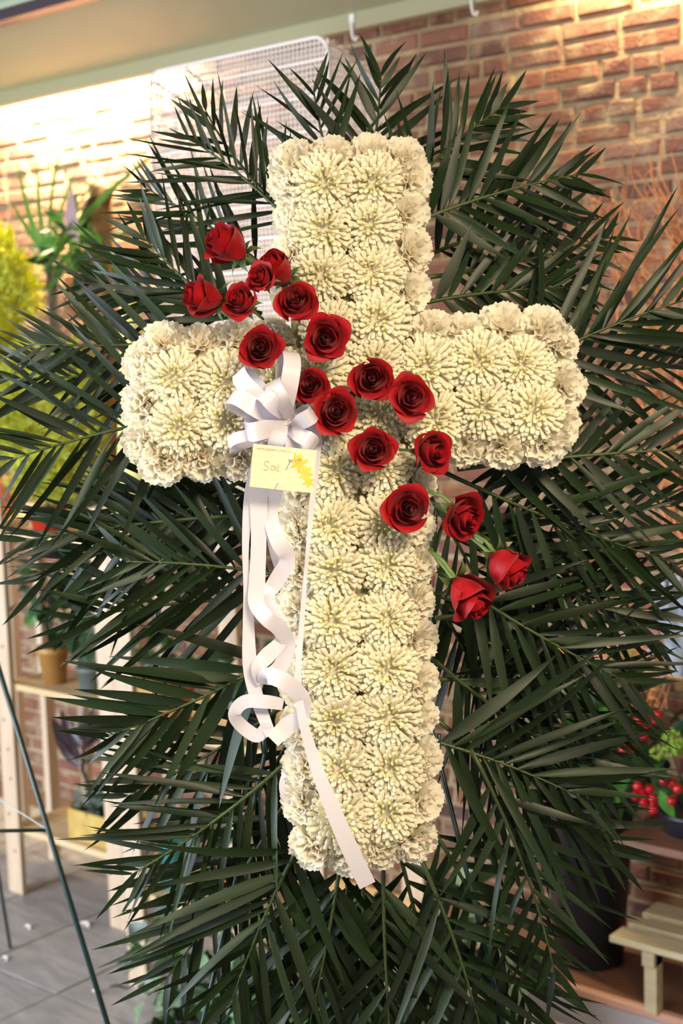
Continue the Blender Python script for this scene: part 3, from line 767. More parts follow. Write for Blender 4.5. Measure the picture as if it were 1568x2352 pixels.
# handwritten name, pen strokes
hb = MB()
for st in ([(-24, 8), (-29, 12), (-35, 9), (-33, 3), (-27, -1), (-28, -7), (-36, -7)], [(-12, 2), (-18, 3), (-20, -3), (-15, -6), (-11, 2), (-10, -6)], [(-4, 8), (-6, -6), (-3, -6)]):
    q = spline([(a-6, c, 0) for a, c in st], 6); hb.tube([cpt(a, c, .0006) for a, c, _ in q], .00028, 4)
hb.build('handwritten_name', M['ink'], card)
# printed yellow lilies: flat petals just proud of the paper
for fx, fy, fs_ in ((34, 14, 20), (48, -4, 17), (56, -22, 14), (26, 24, 14)):
    fb = MB()
    for k in range(6):
        g = k*math.pi/3+fx; pts = []
        for rr2, ww in ((.1, .05), (.45, .20), (.8, .13), (1, .01)):
            pts.append((fx+fs_*(rr2*math.cos(g)-ww*math.sin(g)), fy+fs_*(rr2*math.sin(g)+ww*math.cos(g))))
            pts.append((fx+fs_*(rr2*math.cos(g)+ww*math.sin(g)), fy+fs_*(rr2*math.sin(g)-ww*math.cos(g))))
        fb.add([cpt(a, c, .0005+k*.0001) for a, c in pts], [(0, 1, 3, 2), (2, 3, 5, 4), (4, 5, 7, 6)])
    fb.build('printed_flower', M['yprint'], card)
pn = thing('corsage_pin', cpt(16, 20, .002), 'pearl headed pin through the sympathy card', 'pin')
MB().tube([cpt(16, 22, .006), cpt(6, -2, .0005)], .0006, 5).build('shaft', M['pin'], pn)
MB().ball(cpt(16, 23, .006), .0032, 10, 6).build('pearl', M['pearl'], pn, True)
tag(MB().tube([cpt(-8, -32, .004), cpt(-16, -50, .001)], .0006, 5).build('pin_point', M['pin']), 'bare pin point sticking out at the lower card edge', 'pin')

# ------------------------------------------------------------------ easels
es = thing('wire_easel', PZ(760, 3300, 0), 'dark green wire easel holding the flower cross', 'easel')
def floor_under(px, py, d): q = P(px, py, d); return Vector((q.x, q.y, .0))
topE = P(800, 900, D+.12)
feet = [P(500, 2200, D+.12), P(1120, 2200, D+.12)]
for q in feet:
    dirv = (q-topE); k = (topE.z)/(-dirv.z); ft = topE+dirv*k
    MB().tube([topE, ft], .0042, 7).build('leg', M['gwire'], es, True)
bk = topE+fh*.75; bk.z = 0
MB().tube([topE, bk], .0042, 7).build('rear_leg', M['gwire'], es, True)
a, c = topE.lerp(feet[0], .62), topE.lerp(feet[1], .62)
MB().tube([a, c], .0035, 6).build('cross_bar', M['gwire'], es, True)
for q in (a, c): MB().tube([q, q-FW*.09, q-FW*.10+UP*.03], .0035, 6).build('hook', M['gwire'], es, True)
# second easel at the left edge
pa = P(-180, 955, 3.35); d1 = P(247, 2352, 3.10)-pa; k = -pa.z/d1.z; leg1 = pa+d1*k
e2 = thing('wire_easel', (leg1.x, leg1.y, 0), 'empty dark green wire easel at the left edge of the floor', 'easel')
MB().tube([pa, leg1], .0062, 8).build('leg', M['gwire'], e2, True)
foot2 = PZ(24, 2178, 0); MB().tube([pa+Vector((-.02, .02, 0)), foot2], .0062, 8).build('rear_leg', M['gwire'], e2, True)
pl = pa - r0*.9; pl.z = 0
MB().tube([pa, pl-fh*.1], .0062, 8).build('leg', M['gwire'], e2, True)
jn = pa.lerp(leg1, 0); 
best = min((pa.lerp(leg1, t/200) for t in range(201)), key=lambda p: abs(proj(p)[1]-1905))
MB().tube([best, best+cv(-.55, -.02, -.05)], .0045, 7).build('cross_bar', M['gwire'], e2, True)
tag(MB().tube([best, best+cv(-.13, .075, -.02), best+cv(-.4, .16, -.05)], .0016, 5).build('loose_cord', M['paleline']), 'thin pale cord tied to the empty easel', 'cord')

# ------------------------------------------------------------------ white wire cage
YC = 3.25
fl = PY(342, 165, YC); frt = PY(752, 82, YC)
X0, X1 = fl.x, frt.x; ZT = (fl.z+frt.z)/2; ZB = 1.70; DEP = .27; DROP = .09
cage = thing('wire_cage', ((X0+X1)/2, YC+DEP/2, ZB), 'large white wire mesh cage standing behind the palm leaves', 'cage')
rd = .05
def front_path(y, dz=0):
    pts = []
    for cx_, cz_, g0, g1 in ((X0+rd, ZT-rd-dz, 180, 90), (X1-rd, ZT-rd-dz, 90, 0), (X1-rd, ZB+rd, 0, -90), (X0+rd, ZB+rd, 270, 180)):
        for i in range(6): g = math.radians(g0+(g1-g0)*i/5); pts.append((cx_+rd*math.cos(g), y, cz_+rd*math.sin(g)))
    return pts+[pts[0]]
MB().tube(front_path(YC), .006, 7).build('front_rim', M['white_wire'], cage, True)
MB().tube(front_path(YC+DEP, DROP), .006, 7).build('back_rim', M['white_wire'], cage, True)
def rodz(b, p, q, r=.0019): b.tube([p, q], r, 4, False)
b = MB(); sp = .0165; n = int((X1-X0)/sp)
for i in range(1, n): x = X0+(X1-X0)*i/n; rodz(b, (x, YC, ZB+.003), (x, YC, ZT-.004))
m_ = int((ZT-ZB)/.0165)
for i in range(1, m_):
    z = ZB+(ZT-ZB)*i/m_
    rodz(b, (X0, YC, z), (X1, YC, z), .0016 if i % 6 else .0045)
b.build('front_mesh', M['white_wire'], cage)['kind'] = 'stuff'
for X, nm in ((X1, 'right_side_mesh'), (X0, 'left_side_mesh')):
    b = MB(); ns = 20
    for i in range(ns+1): t = i/ns; rodz(b, (X, YC+DEP*t, ZB), (X, YC+DEP*t, ZT-DROP*t-.01), .0026)
    for i in range(1, m_): z = ZB+(ZT-ZB)*i/m_; t = min(1, (ZT-z)/DROP); rodz(b, (X, YC, z), (X, YC+DEP*t if t > .1 else YC+.02, z), .0016 if i % 6 else .0035)
    b.build(nm, M['white_wire'], cage)['kind'] = 'stuff'
b = MB()
for i in range(1, n): x = X0+(X1-X0)*i/n; rodz(b, (x, YC, ZT), (x, YC+DEP, ZT-DROP))
for i in range(1, 8): t = i/8; rodz(b, (X0, YC+DEP*t, ZT-DROP*t), (X1, YC+DEP*t, ZT-DROP*t))
b.build('top_mesh', M['white_wire'], cage)['kind'] = 'stuff'
b = MB()
for i in range(1, n): x = X0+(X1-X0)*i/n; rodz(b, (x, YC+DEP, ZB), (x, YC+DEP, ZT-DROP))
for i in range(1, m_, 2): z = ZB+(ZT-DROP-ZB)*i/m_; rodz(b, (X0, YC+DEP, z), (X1, YC+DEP, z))
b.build('back_mesh', M['white_wire'], cage)['kind'] = 'stuff'
for X in (X0, X1):
    MB().tube([(X, YC, ZT-.02), (X, YC+DEP, ZT-DROP-.02)], .005, 6).build('side_rod', M['white_wire'], cage)
    MB().tube([(X, YC, ZB+.02), (X, YC+DEP, ZB+.02)], .005, 6).build('side_rod', M['white_wire'], cage)
q0, q1 = PY(425, 158, YC), PY(500, 215, YC+.15)
MB().tube([q0, q1], .007, 6).build('brace', M['white_wire'], cage)
q = PY(418, 500, YC-.008)
MB().tube([q+Vector((.06*math.cos(math.radians(g)), 0, .08*math.sin(math.radians(g)))) for g in range(0, 181, 20)], .005, 6).build('door_arch', M['white_wire'], cage, True)

# ------------------------------------------------------------------ wooden shelves
def post(parent, x, y, z0, z1, w=.088, t=.022):
    p = MB().box((x, y, (z0+z1)/2), (w, t, z1-z0), cham=.002).build('post', M['pine'], parent); return p
def knots(parent_post, x, y, zs, t=.022):
    for z, dx in zs:
        MB().lathe((0, 0, 0), [(.0045, -.0006), (.0065, 0), (.003, .0006)], 8).build('knot', M['knot'])
        o = COL.objects[-1] if False else [o for o in COL.objects if o.name.startswith('knot') and o.parent is None and 'label' not in o][-1]
        o.parent = parent_post; o.matrix_basis = wm(parent_post).inverted() @ Matrix.Translation((x+dx, y-t/2-.0002, z)) @ Matrix.Rotation(math.pi/2, 4, 'X')
def board(parent, x0, x1, y0, y1, z, t=.026):
    return MB().box(((x0+x1)/2, (y0+y1)/2, z-t/2), (x1-x0, y1-y0, t), cham=.002).build('shelf_board', M['pineh'], parent)
xl = PZ(28, 2047, 0).x+.03; xr = PY(262, 1740, YS).x
s1 = thing('wooden_shelf', ((xl+xr)/2, YS+.14, 0), 'pine shelf unit with potted plants by the left wall', 'shelf')
p1 = post(s1, xl, YS-.011, 0, 1.60); knots(p1, xl, YS-.011, ((1.02, .01), (.72, -.01), (.60, .005), (.48, .012), (.33, -.012), (.18, .01)))
p2 = post(s1, xr, YS-.011, 0, 1.60); knots(p2, xr, YS-.011, ((.62, -.02), (.57, .02)))
post(s1, xr, YS+.291, 0, 1.60)
SZ = (.275, .868, 1.475)
for z in SZ: board(s1, xl-.03, xr+.03, YS, YS+.28, z)
f2 = PZ(325, 2270, 0)
s2 = thing('wooden_shelf', (f2.x+.4, f2.y+.15, 0), 'second pine shelf unit half hidden by the palm leaves', 'shelf')
p3 = post(s2, f2.x-.005, f2.y, 0, 1.665); knots(p3, f2.x-.005, f2.y, ((.98, .0), (.82, -.02), (.55, .01), (.10, -.03)))
post(s2, f2.x+.80, f2.y, 0, 1.665); post(s2, f2.x, f2.y+.50, 0, 1.665); post(s2, f2.x+.80, f2.y+.50, 0, 1.665)
SZ2 = (.34, .93, 1.692)
for z in SZ2: board(s2, f2.x-.05, f2.x+.88, f2.y+.012, f2.y+.49, z)

# ------------------------------------------------------------------ plants
def pot(parent, c, r, h, mat, rim=True, taper=.72, name='pot'):
    prof = [(r*taper, 0), (r*taper+.003, .002), (r*.97, h*.82)] + ([(r*1.06, h*.83), (r*1.06, h), (r*.93, h), (r*.9, h*.86)] if rim else [(r, h), (r*.93, h), (r*.9, h*.88)])
    MB().lathe(c, prof, 24).build(name, mat, parent, True)
    MB().lathe(Vector(c)+Vector((0, 0, h*.84)), [(r*.9, 0), (r*.5, .008), (.01, .012)], 16).build('soil', M['soil'], parent, True)
def leaf_shape(kind, mat):
    def prof(v):
        if kind == 'heart': return .46*math.sin(math.pi*min(1, v*.98+.02)**.62)
        if kind == 'lance': return .16*math.sin(math.pi*(v**.8))
        if kind == 'strap': return .035*(1-v**2.2)+.001
        if kind == 'round': return .45*math.sqrt(max(0, 1-(2*v-1)**2))
        if kind == 'ivy': return (.12, .42, .56, .36, .30, .16, .01)[min(6, int(v*6.01))]
    def fn(u, v):
        a = u*2-1; w = prof(v); return Vector((v, a*w, .22*abs(a)*w-.22*v*v))
    return MB().grid(fn, 2, 6).mesh('leaf', mat, True)
LV = {(k, m): leaf_shape(k, M[m]) for k, m in (('heart', 'leaf'), ('heart', 'dleaf'), ('ivy', 'vleaf'), ('ivy', 'leaf'), ('ivy', 'dleaf'), ('lance', 'purple'), ('round', 'silver'), ('strap', 'spike'), ('lance', 'leaf'), ('lance', 'dleaf'), ('round', 'dleaf'), ('lance', 'mauve'))}
rl = random.Random(77)
def put_leaf(parent, key, p, d, size, up=Vector((0, 0, 1)), wid=1.0, name='leaf'):
    d = Vector(d).normalized(); n = up-d*up.dot(d)
    if n.length < 1e-3: n = d.orthogonal()
    n.normalize(); s = n.cross(d)
    m3 = Matrix((d, s, n)).transposed().to_4x4()
    return link(name, LV[key], parent, wm(parent).inverted() @ Matrix.Translation(p) @ m3 @ Matrix.Diagonal((size, size*wid, size, 1)))
def rdir(zmin=-.4, zmax=1.0):
    a = rl.uniform(0, 6.283); z = rl.uniform(zmin, zmax); r = math.sqrt(max(0, 1-z*z)); return Vector((r*math.cos(a), r*math.sin(a), z))
def bush(parent, c, rad, n, keys, size, zmin=-.3):
    c = Vector(c)
    for i in range(n):
        d = rdir(zmin); f = rl.uniform(.35, 1); p = c+Vector((d.x*rad[0], d.y*rad[1], d.z*rad[2]))*f
        e = (d+Vector((0, 0, -.35))+rdir(-1)*.5); put_leaf(parent, rl.choice(keys), p, e, size*rl.uniform(.7, 1.2), (d+rdir(-.5)*.4))

# lemon cypresses
def cypress(loc, cen, rad, label, potspec, n=5200, trunk=True):
    t = thing('lemon_cypress', loc, label, 'plant', 'lemon cypress shrubs')
    b = MB(); cen = Vector(cen); clumps = []
    for i in range(60): clumps.append((rdir(-1), rl.uniform(.82, 1.08)))
    for i in range(n):
        k, f = clumps[i % 60]; d = (k+rdir(-1)*.33).normalized(); f2_ = f*rl.uniform(.72, 1.0)
        p = cen+Vector((d.x*rad[0], d.y*rad[1], d.z*rad[2]))*f2_
        g = (d+rdir(-1)*.7+Vector((0, 0, .5))).normalized(); s = g.orthogonal().normalized(); L = rl.uniform(.018, .036); w = L*.22
        s2_ = g.cross(s)
        b.add([p-s*w, p+s*w, p+s2_*w, p+g*L], [(0, 1, 3), (1, 2, 3), (2, 0, 3)])
    b.ball(cen, 1, 14, 8); nv = 14*9
    for i in range(len(b.v)-nv, len(b.v)):
        q = b.v[i]-cen; b.v[i] = cen+Vector((q.x*rad[0], q.y*rad[1], q.z*rad[2]))*.74
    b.build('foliage', M['lemon'], t)['kind'] = 'stuff'
    MB().tube([Vector(loc)+Vector((0, 0, .05)), cen-Vector((0, 0, rad[2]*.6))], .012, 7).build('trunk', M['bark'], t)
    pot(t, loc, potspec[0], potspec[1], M[potspec[2]])
yb = YS+.13
q = PY(115, 1235, yb); lb = Vector((q.x, yb, SZ[2])); cb = PY(105, 975, yb)
cypress(lb, cb, (.30, .22, .35), 'broad lemon cypress in a red pot on the shelf behind palm leaves', (.085, .09, 'redpot'))
ya = YS+.34; q = PY(-25, 680, ya)
ped = MB(); 
cyp_top = PY(-25, 1180, ya).z
stool = thing('plant_stand', (q.x, ya, 0), 'tall wooden plant stand behind the left shelf', 'stand')
MB().box((q.x, ya, cyp_top-.015), (.28, .28, .03), cham=.003).build('top', M['pineh'], stool)
for sx in (-.11, .11):
    for sy in (-.11, .11): MB().box((q.x+sx, ya+sy, (cyp_top-.03)/2), (.035, .035, cyp_top-.03)).build('leg', M['pine'], stool)
cypress((q.x, ya, cyp_top), q, (.22, .22, .30), 'taller lemon cypress at the left edge before the bright wall', (.09, .16, 'terra'), 4200)
# small terracotta pot with trailing leaves
q = PY(236, 1240, yb-.02); t = thing('potted_plant', (q.x, yb-.02, SZ[2]), 'small leafy plant in a terracotta pot on the top shelf', 'plant')
pot(t, t.location, .042, .075, M['terra']); bush(t, t.location+Vector((0, 0, .13)), (.09, .08, .08), 26, [('heart', 'dleaf'), ('heart', 'leaf')], .05)
# spiky strap-leaved plant before the bright wall
ysp = YS+.42; bs = PY(118, 610, ysp); zst = PY(118, 1150, ysp).z
st2 = thing('plant_stand', (bs.x+.12, ysp, 0), 'second plant stand behind the shelf, under the spiky plant', 'stand')
MB().box((bs.x+.12, ysp, zst-.015), (.46, .26, .03), cham=.003).build('top', M['pineh'], st2)
for sx in (-.19, .19):
    for sy in (-.1, .1): MB().box((bs.x+.12+sx, ysp+sy, (zst-.03)/2), (.035, .035, zst-.03)).build('leg', M['pine'], st2)
t = thing('spiky_plant', (bs.x, ysp, zst), 'spiky strap leaved plant on a dark trunk before the bright bricks', 'plant')
pot(t, t.location, .09, .16, M['greypot'])
MB().tube([t.location+Vector((0, 0, .1)), t.location.lerp(bs, .5)+Vector((.012, 0, 0)), bs], [.03, .028, .024], 8).build('trunk', M['bark'], t, True)
for px, py, wd in ((-10, 362, .9), (38, 345, .9), (98, 325, .8), (138, 385, 1.2), (206, 395, .7), (300, 362, 1), (-10, 478, .9), (230, 470, 1.2), (250, 560, .9), (40, 560, .8), (175, 440, .8)):
    e = PY(px, py, ysp-rl.uniform(-.1, .15)); dv = e-bs
    put_leaf(t, ('strap', 'spike'), bs+Vector((0, 0, rl.uniform(-.05, .05))), dv+Vector((0, 0, dv.length*.12)), dv.length*1.05, Vector((0, -1, .4)), wd)
t2 = thing('leafy_plant', (bs.x+.19, ysp-.05, zst), 'bright green glossy plant beside the driftwood', 'plant')
pot(t2, t2.location, .075, .12, M['greypot'])
for px, py, n_ in ((160, 545, 26), (235, 590, 34), (150, 600, 22)):
    bush(t2, PY(px, py, ysp-.05), (.11, .08, .10), n_, [('lance', 'leaf'), ('lance', 'leaf'), ('lance', 'dleaf')], .11, -1)
MB().tube([t2.location+Vector((0, 0, .1)), PY(200, 620, ysp-.05)], .010, 6).build('stem', M['bark'], t2)
put_leaf(t2, ('lance', 'mauve'), PY(178, 560, ysp-.08), PY(150, 455, ysp-.1)-PY(178, 560, ysp-.08), .24, Vector((0, -1, 0)), 1.0, 'bract')
# driftwood
dr = thing('driftwood', (PY(222, 700, ysp+.1).x, ysp+.1, zst), 'upright piece of brown driftwood before the bright bricks', 'driftwood')
pts = [Vector((dr.location.x, ysp+.1, zst+.0))]+[PY(px, py, ysp+.1) for px, py in ((222, 640), (226, 560), (232, 490), (228, 440), (205, 415))]
MB().tube(pts, [.07, .065, .06, .052, .04, .018], 9).build('trunk', M['drift'], dr, True)
MB().tube([PY(235, 470, ysp+.1), PY(250, 440, ysp+.07), PY(262, 430, ysp+.05)], [.035, .022, .008], 7).build('branch_stub', M['drift'], dr, True)
MB().tube([PY(200, 560, ysp+.06), PY(196, 500, ysp+.05), PY(212, 450, ysp+.05)], [.03, .028, .012], 7).build('branch_stub', M['bark'], dr, True)
# tall pale yellow vase on the second shelf
q = PY(300, 700, f2.y+.08)
vs_ = thing('tall_vase', (q.x, f2.y+.08, SZ2[2]), 'tall pale yellow vase behind the palm leaves above the left arm', 'vase')
hh = PY(300, 655, f2.y+.08).z-SZ2[2]
MB().lathe(vs_.location, [(.055, 0), (.07, hh*.15), (.05, hh*.55), (.036, hh*.85), (.042, hh), (.034, hh), (.03, hh*.85)], 20).build('body', M['yellowpot'], vs_, True)
# middle shelf
q = PY(127, 1585, YS+.10); t = thing('potted_plant', (q.x, YS+.10, SZ[1]), 'heart leaved plant in a gold brown pot on the middle shelf', 'plant')
pot(t, t.location, .062, .15, M['brass'], True, .68)
bush(t, t.location+Vector((0, 0, .34)), (.16, .10, .19), 46, [('heart', 'leaf'), ('heart', 'dleaf'), ('heart', 'dleaf')], .075, -1)
for k in range(4): MB().tube([t.location+Vector((0, 0, .13)), t.location+Vector((rl.uniform(-.06, .06), rl.uniform(-.05, .05), .36))], .005, 5).build('stem', M['bark'], t)
q = PY(213, 1590, YS+.09); t = thing('potted_plant', (q.x, YS+.09, SZ[1]), 'dark leafy plant in a grey green pot on the middle shelf', 'plant')
pot(t, t.location, .058, .10, M['greypot'])
bush(t, t.location+Vector((0, 0, .33)), (.13, .10, .24), 54, [('heart', 'dleaf'), ('round', 'dleaf')], .08, -1)
MB().tube([t.location+Vector((0, 0, .08)), t.location+Vector((0, 0, .4))], .007, 5).build('stem', M['bark'], t)
# bottom shelf: gold box with silvery plants and a burgundy cordyline
q = PY(218, 1905, YS+.09); bx0 = PY(152, 1910, YS+.02).x
bxw = .34; t = thing('planter_box', (bx0+bxw/2, YS+.10, SZ[0]), 'gold distressed planter box with small silvery plants on the bottom shelf', 'planter')
bl = t.location
for c_, s_ in (((0, -.062, .06), (bxw, .01, .12)), ((0, .062, .06), (bxw, .01, .12)), ((-bxw/2+.005, 0, .06), (.01, .114, .12)), ((bxw/2-.005, 0, .06), (.01, .114, .12))):
    MB().box(bl+Vector(c_), s_, cham=.002).build('side_panel', M['goldbox'], t)
MB().box(bl+Vector((0, 0, .05)), (bxw-.02, .114, .1)).build('soil', M['soil'], t)
for k in range(5):
    bush(t, bl+Vector((-bxw/2+.05+k*.06, 0, .13+.02*k)), (.055, .05, .06), 26, [('round', 'silver')], .035, -.6)
t = thing('cordyline', bl+Vector((-.09, .02, .10)), 'burgundy leaved cordyline rising from the gold planter box', 'plant')
tp = PY(192, 1690, YS+.12)
MB().tube([t.location, PY(190, 1770, YS+.12), tp], [.009, .008, .005], 6).build('stem', M['purple'], t)
for px, py, sy in ((92, 1662, 1742), (112, 1706, 1765), (118, 1640, 1722), (140, 1652, 1712), (168, 1646, 1705), (182, 1628, 1695), (206, 1628, 1695), (226, 1640, 1700), (246, 1652, 1712), (270, 1652, 1722), (232, 1735, 1755), (150, 1702, 1752), (214, 1668, 1730)):
    s0 = PY(190, sy, YS+.12); e = PY(px, py, YS+.12+rl.uniform(-.05, .05)); dv = e-s0
    put_leaf(t, ('lance', 'purple'), s0, dv+Vector((0, 0, dv.length*.12)), dv.length*1.08, Vector((.1, -1, .45)), .55)
# things on the second shelf, seen between the palm leaves
def potted(px, y, z, r, h, potm, label, keys, n, size, rad, lift):
    q = PY(px, 1500, y); t = thing('potted_plant', (q.x, y, z), label, 'plant')
    pot(t, t.location, r, h, M[potm]); bush(t, t.location+Vector((0, 0, h+lift)), rad, n, keys, size, -.7); return t
y2 = f2.y+.13
potted(400, y2, SZ2[1], .06, .11, 'terra', 'leafy plant in a terracotta pot behind the ribbon side palm leaves', [('heart', 'dleaf'), ('heart', 'leaf')], 30, .07, (.12, .09, .12), .06)
potted(560, y2, SZ2[1], .07, .12, 'greypot', 'dark foliage plant in a grey pot on the second shelf', [('heart', 'dleaf')], 30, .08, (.14, .1, .14), .08)
potted(500, y2, SZ2[0], .06, .10, 'terra', 'ivy in a terracotta pot low on the second shelf', [('ivy', 'leaf'), ('ivy', 'dleaf')], 34, .06, (.13, .1, .12), .04)
potted(372, y2-.02, SZ2[0], .045, .16, 'bluepot', 'small plant in a turquoise pot beside the near post', [('heart', 'leaf'), ('lance', 'leaf')], 22, .07, (.08, .08, .10), .06)
# ivy on the floor in front of the second shelf
def ivy(px, py, label, n, rad, keys, potm='blackpot', r=.1, h=.13, size=.075):
    q = PZ(px, py, 0); t = thing('ivy_plant', q, label, 'plant', 'ivy plants standing on the floor')
    pot(t, q, r, h, M[potm]); bush(t, q+Vector((0, 0, h+rad[2]*.35)), rad, n, keys, size, -.8); return t
ivy(450, 2400, 'variegated ivy on the floor beside the near shelf post', 95, (.22, .17, .24), [('ivy', 'vleaf'), ('ivy', 'vleaf'), ('ivy', 'leaf'), ('ivy', 'dleaf')])
ivy(640, 2450, 'variegated ivy in the middle of the floor behind the palm leaves', 95, (.24, .2, .27), [('ivy', 'vleaf'), ('ivy', 'dleaf'), ('ivy', 'leaf'), ('ivy', 'dleaf')])
ivy(835, 2440, 'dark ivy on the floor under the foot of the cross', 95, (.25, .2, .32), [('ivy', 'dleaf'), ('ivy', 'vleaf'), ('ivy', 'dleaf')])
ivy(1020, 2430, 'large leaved ivy on the floor below the right palm leaves', 90, (.26, .2, .36), [('ivy', 'dleaf'), ('ivy', 'dleaf'), ('heart', 'dleaf'), ('ivy', 'vleaf')], size=.10)
# wooden planter tray in the foreground
q0 = PZ(600, 2290, .10); tr = thing('wooden_tray', (q0.x+.3, q0.y+.02, 0), 'low pine planter tray on the floor under the cross', 'tray')
for dy, nm in ((-.14, 'front_rail'), (.14, 'back_rail')): MB().box((q0.x+.3, q0.y+.02+dy, .085), (.72, .02, .05), cham=.002).build(nm, M['pineh'], tr)
for dx in (-.35, .35): MB().box((q0.x+.3+dx, q0.y+.02, .055), (.02, .26, .11), cham=.002).build('end_panel', M['pineh'], tr)
for k in range(3): MB().box((q0.x+.3, q0.y-.07+k*.09, .02), (.68, .07, .014)).build('slat', M['pineh'], tr)

# ------------------------------------------------------------------ right side
# black bucket on the platform
zb = .1175; q = PZ(1318, 2225, zb); bc = Vector((q.x, q.y+.10, zb))
bu = thing('bucket', bc, 'tall black plastic bucket on the brown platform', 'bucket')
hB = P(1318, 1850, 4.45).z-zb
MB().lathe(bc, [(.105, 0), (.112, .006), (.150, hB-.03), (.158, hB-.03), (.158, hB), (.146, hB), (.140, hB-.06), (.10, .02)], 32, True).build('body', M['blackpot'], bu, True)
fo = thing('leafy_bunch', bc+Vector((0, 0, .05)), 'bunch of dark green leaves standing in the black bucket', 'plant')
bush(fo, bc+Vector((0, 0, hB+.14)), (.17, .15, .24), 70, [('lance', 'dleaf'), ('lance', 'leaf'), ('heart', 'dleaf')], .16, -.3)
for k in range(6): MB().tube([bc+Vector((rl.uniform(-.05, .05), rl.uniform(-.05, .05), .06)), bc+Vector((rl.uniform(-.12, .12), rl.uniform(-.1, .1), hB+.2))], .005, 5).build('stem', M['stem'], fo)
# slatted bench against the wall
zB = .34
bn = thing('slatted_bench', (-1.62, 4.08, zb), 'low slatted wooden bench against the brick wall at the right', 'bench')
yb0 = PZ(1480, 2165, zB).y
xb0 = PZ(1396, 2150, zB).x+.1
for k, (w, dz) in enumerate(((.085, 0), (.055, 0), (.10, 0))):
    y = (yb0+.03, yb0+.135, yb0+.255)[k]
    MB().box((xb0-.1+.65, y, zB-.011), (1.3, w, .022), cham=.002).build('slat', M['plank'], bn)
for x in (xb0+.03, xb0+1.0):
    MB().box((x, yb0+.15, zB-.045), (.04, .33, .045)).build('cross_rail', M['plank'], bn)
    for yy in (yb0+.02, yb0+.29): MB().box((x, yy, (zB-.022+zb)/2), (.04, .04, zB-.022-zb)).build('leg', M['plank'], bn)
ty_ = thing('plastic_tray', (xb0+.45, yb0+.19, zB), 'grey plastic tray lying on the slatted bench', 'tray')
# crate table behind, with willow, statice and berries
zC = 1.02
tb = thing('display_crate', (-1.35, 3.95, zC), 'tall wooden display crate at the right edge', 'crate')
xc0 = PY(1470, 1500, 3.80).x
zc1 = PY(1520, 1415, 3.80).z; zc0 = PY(1520, 1520, 3.80).z
bpy.data.objects.remove(ty_)
for k in range(3):
    z0 = zc0+(zc1-zc0)*k/3
    MB().box((xc0+.30, 3.80, z0+(zc1-zc0)/6), (.6, .014, (zc1-zc0)/3-.012), cham=.002).build('front_slat', M['crate'], tb)
    MB().box((xc0+.30, 4.10, z0+(zc1-zc0)/6), (.6, .014, (zc1-zc0)/3-.012), cham=.002).build('back_slat', M['crate'], tb)
    MB().box((xc0+.008, 3.95, z0+(zc1-zc0)/6), (.014, .28, (zc1-zc0)/3-.012), cham=.002).build('side_slat', M['crate'], tb)
    MB().box((xc0+.592, 3.95, z0+(zc1-zc0)/6), (.014, .28, (zc1-zc0)/3-.012), cham=.002).build('side_slat', M['crate'], tb)
MB().box((xc0+.30, 3.95, zc0+.006), (.6, .3, .012)).build('bottom_board', M['crate'], tb)
zsh = PY(1500, 1868, 4.0).z
for zz, lab, x0_ in ((zc0-.002, 'upper wooden wall shelf carrying the crate at the right edge', xc0-.32), (zsh, 'lower dark wooden wall shelf carrying the red berries', xc0-.06)):
    ws = thing('wall_shelf', (x0_+.6, 3.95, zz-.03), lab, 'shelf')
    MB().box((x0_+.6, 3.985, zz-.014), (1.2, .50, .026), cham=.003).build('board', M['crate' if zz > .8 else 'plat'], ws)
    for xx in (.25, .95):
        MB().box((x0_+xx, YW-.02, zz-.11), (.03, .03, .17)).build('bracket', M['crate'], ws)
        MB().box((x0_+xx, 4.08, zz-.045), (.03, .28, .03)).build('bracket', M['crate'], ws)
# curly willow bunch
cw = thing('curly_willow', (xc0+.22, 3.93, zc0+.012), 'bunch of orange curly willow twigs standing in the crate', 'branches')
rw = random.Random(9)
for k in range(60):
    e = PY(rw.uniform(1390, 1600), rw.uniform(330, 900), 3.93+rw.uniform(-.12, .12)); s = cw.location+Vector((rw.uniform(-.08, .12), rw.uniform(-.06, .06), 0))
    nP = 26; a1, a2 = rw.uniform(.02, .06), rw.uniform(.015, .04); p1_, p2_ = rw.uniform(0, 6), rw.uniform(0, 6); f1_, f2_ = rw.uniform(14, 26), rw.uniform(22, 40)
    pts = []
    for i in range(nP+1):
        u = i/nP; q = s.lerp(e, u); amp = min(1, u*2.2)
        pts.append(q+Vector((a1*math.sin(f1_*u+p1_), a1*.8*math.cos(f1_*u+p1_), a2*math.sin(f2_*u+p2_)))*amp)
    MB().tube(pts, [.0060*(1-.6*i/nP) for i in range(nP+1)], 5, False).build('twig', M['willow'], cw, True)
for k in range(16):  # thin curling tips above the bunch
    s = PY(rw.uniform(1400, 1570), rw.uniform(520, 760), 3.9); e = s+Vector((rw.uniform(-.25, .1), rw.uniform(-.1, .1), rw.uniform(.18, .34))); pts = []
    p1_ = rw.uniform(0, 6); aa = rw.uniform(.03, .06)
    for i in range(25): u = i/24; pts.append(s.lerp(e, u)+Vector((aa*math.sin(9*u+p1_), aa*.5*math.cos(8*u), aa*.7*math.cos(10*u+p1_))))
    MB().tube(pts, [.0036*(1-.5*i/24) for i in range(25)], 5, False).build('twig', M['willow'], cw, True)
for k in range(10):  # short twigs spilling over the crate edge
    s = PY(rw.uniform(1500, 1568), 1440, 3.80); pts = []
    for i in range(15): u = i/14; pts.append(s+Vector((-.02*math.sin(9*u+k)-.03*u, -.05-.05*math.sin(7*u+k), .03-.28*u+.03*math.cos(11*u+k))))
    MB().tube(pts, .0025, 5, False).build('twig', M['willow'], cw, True)
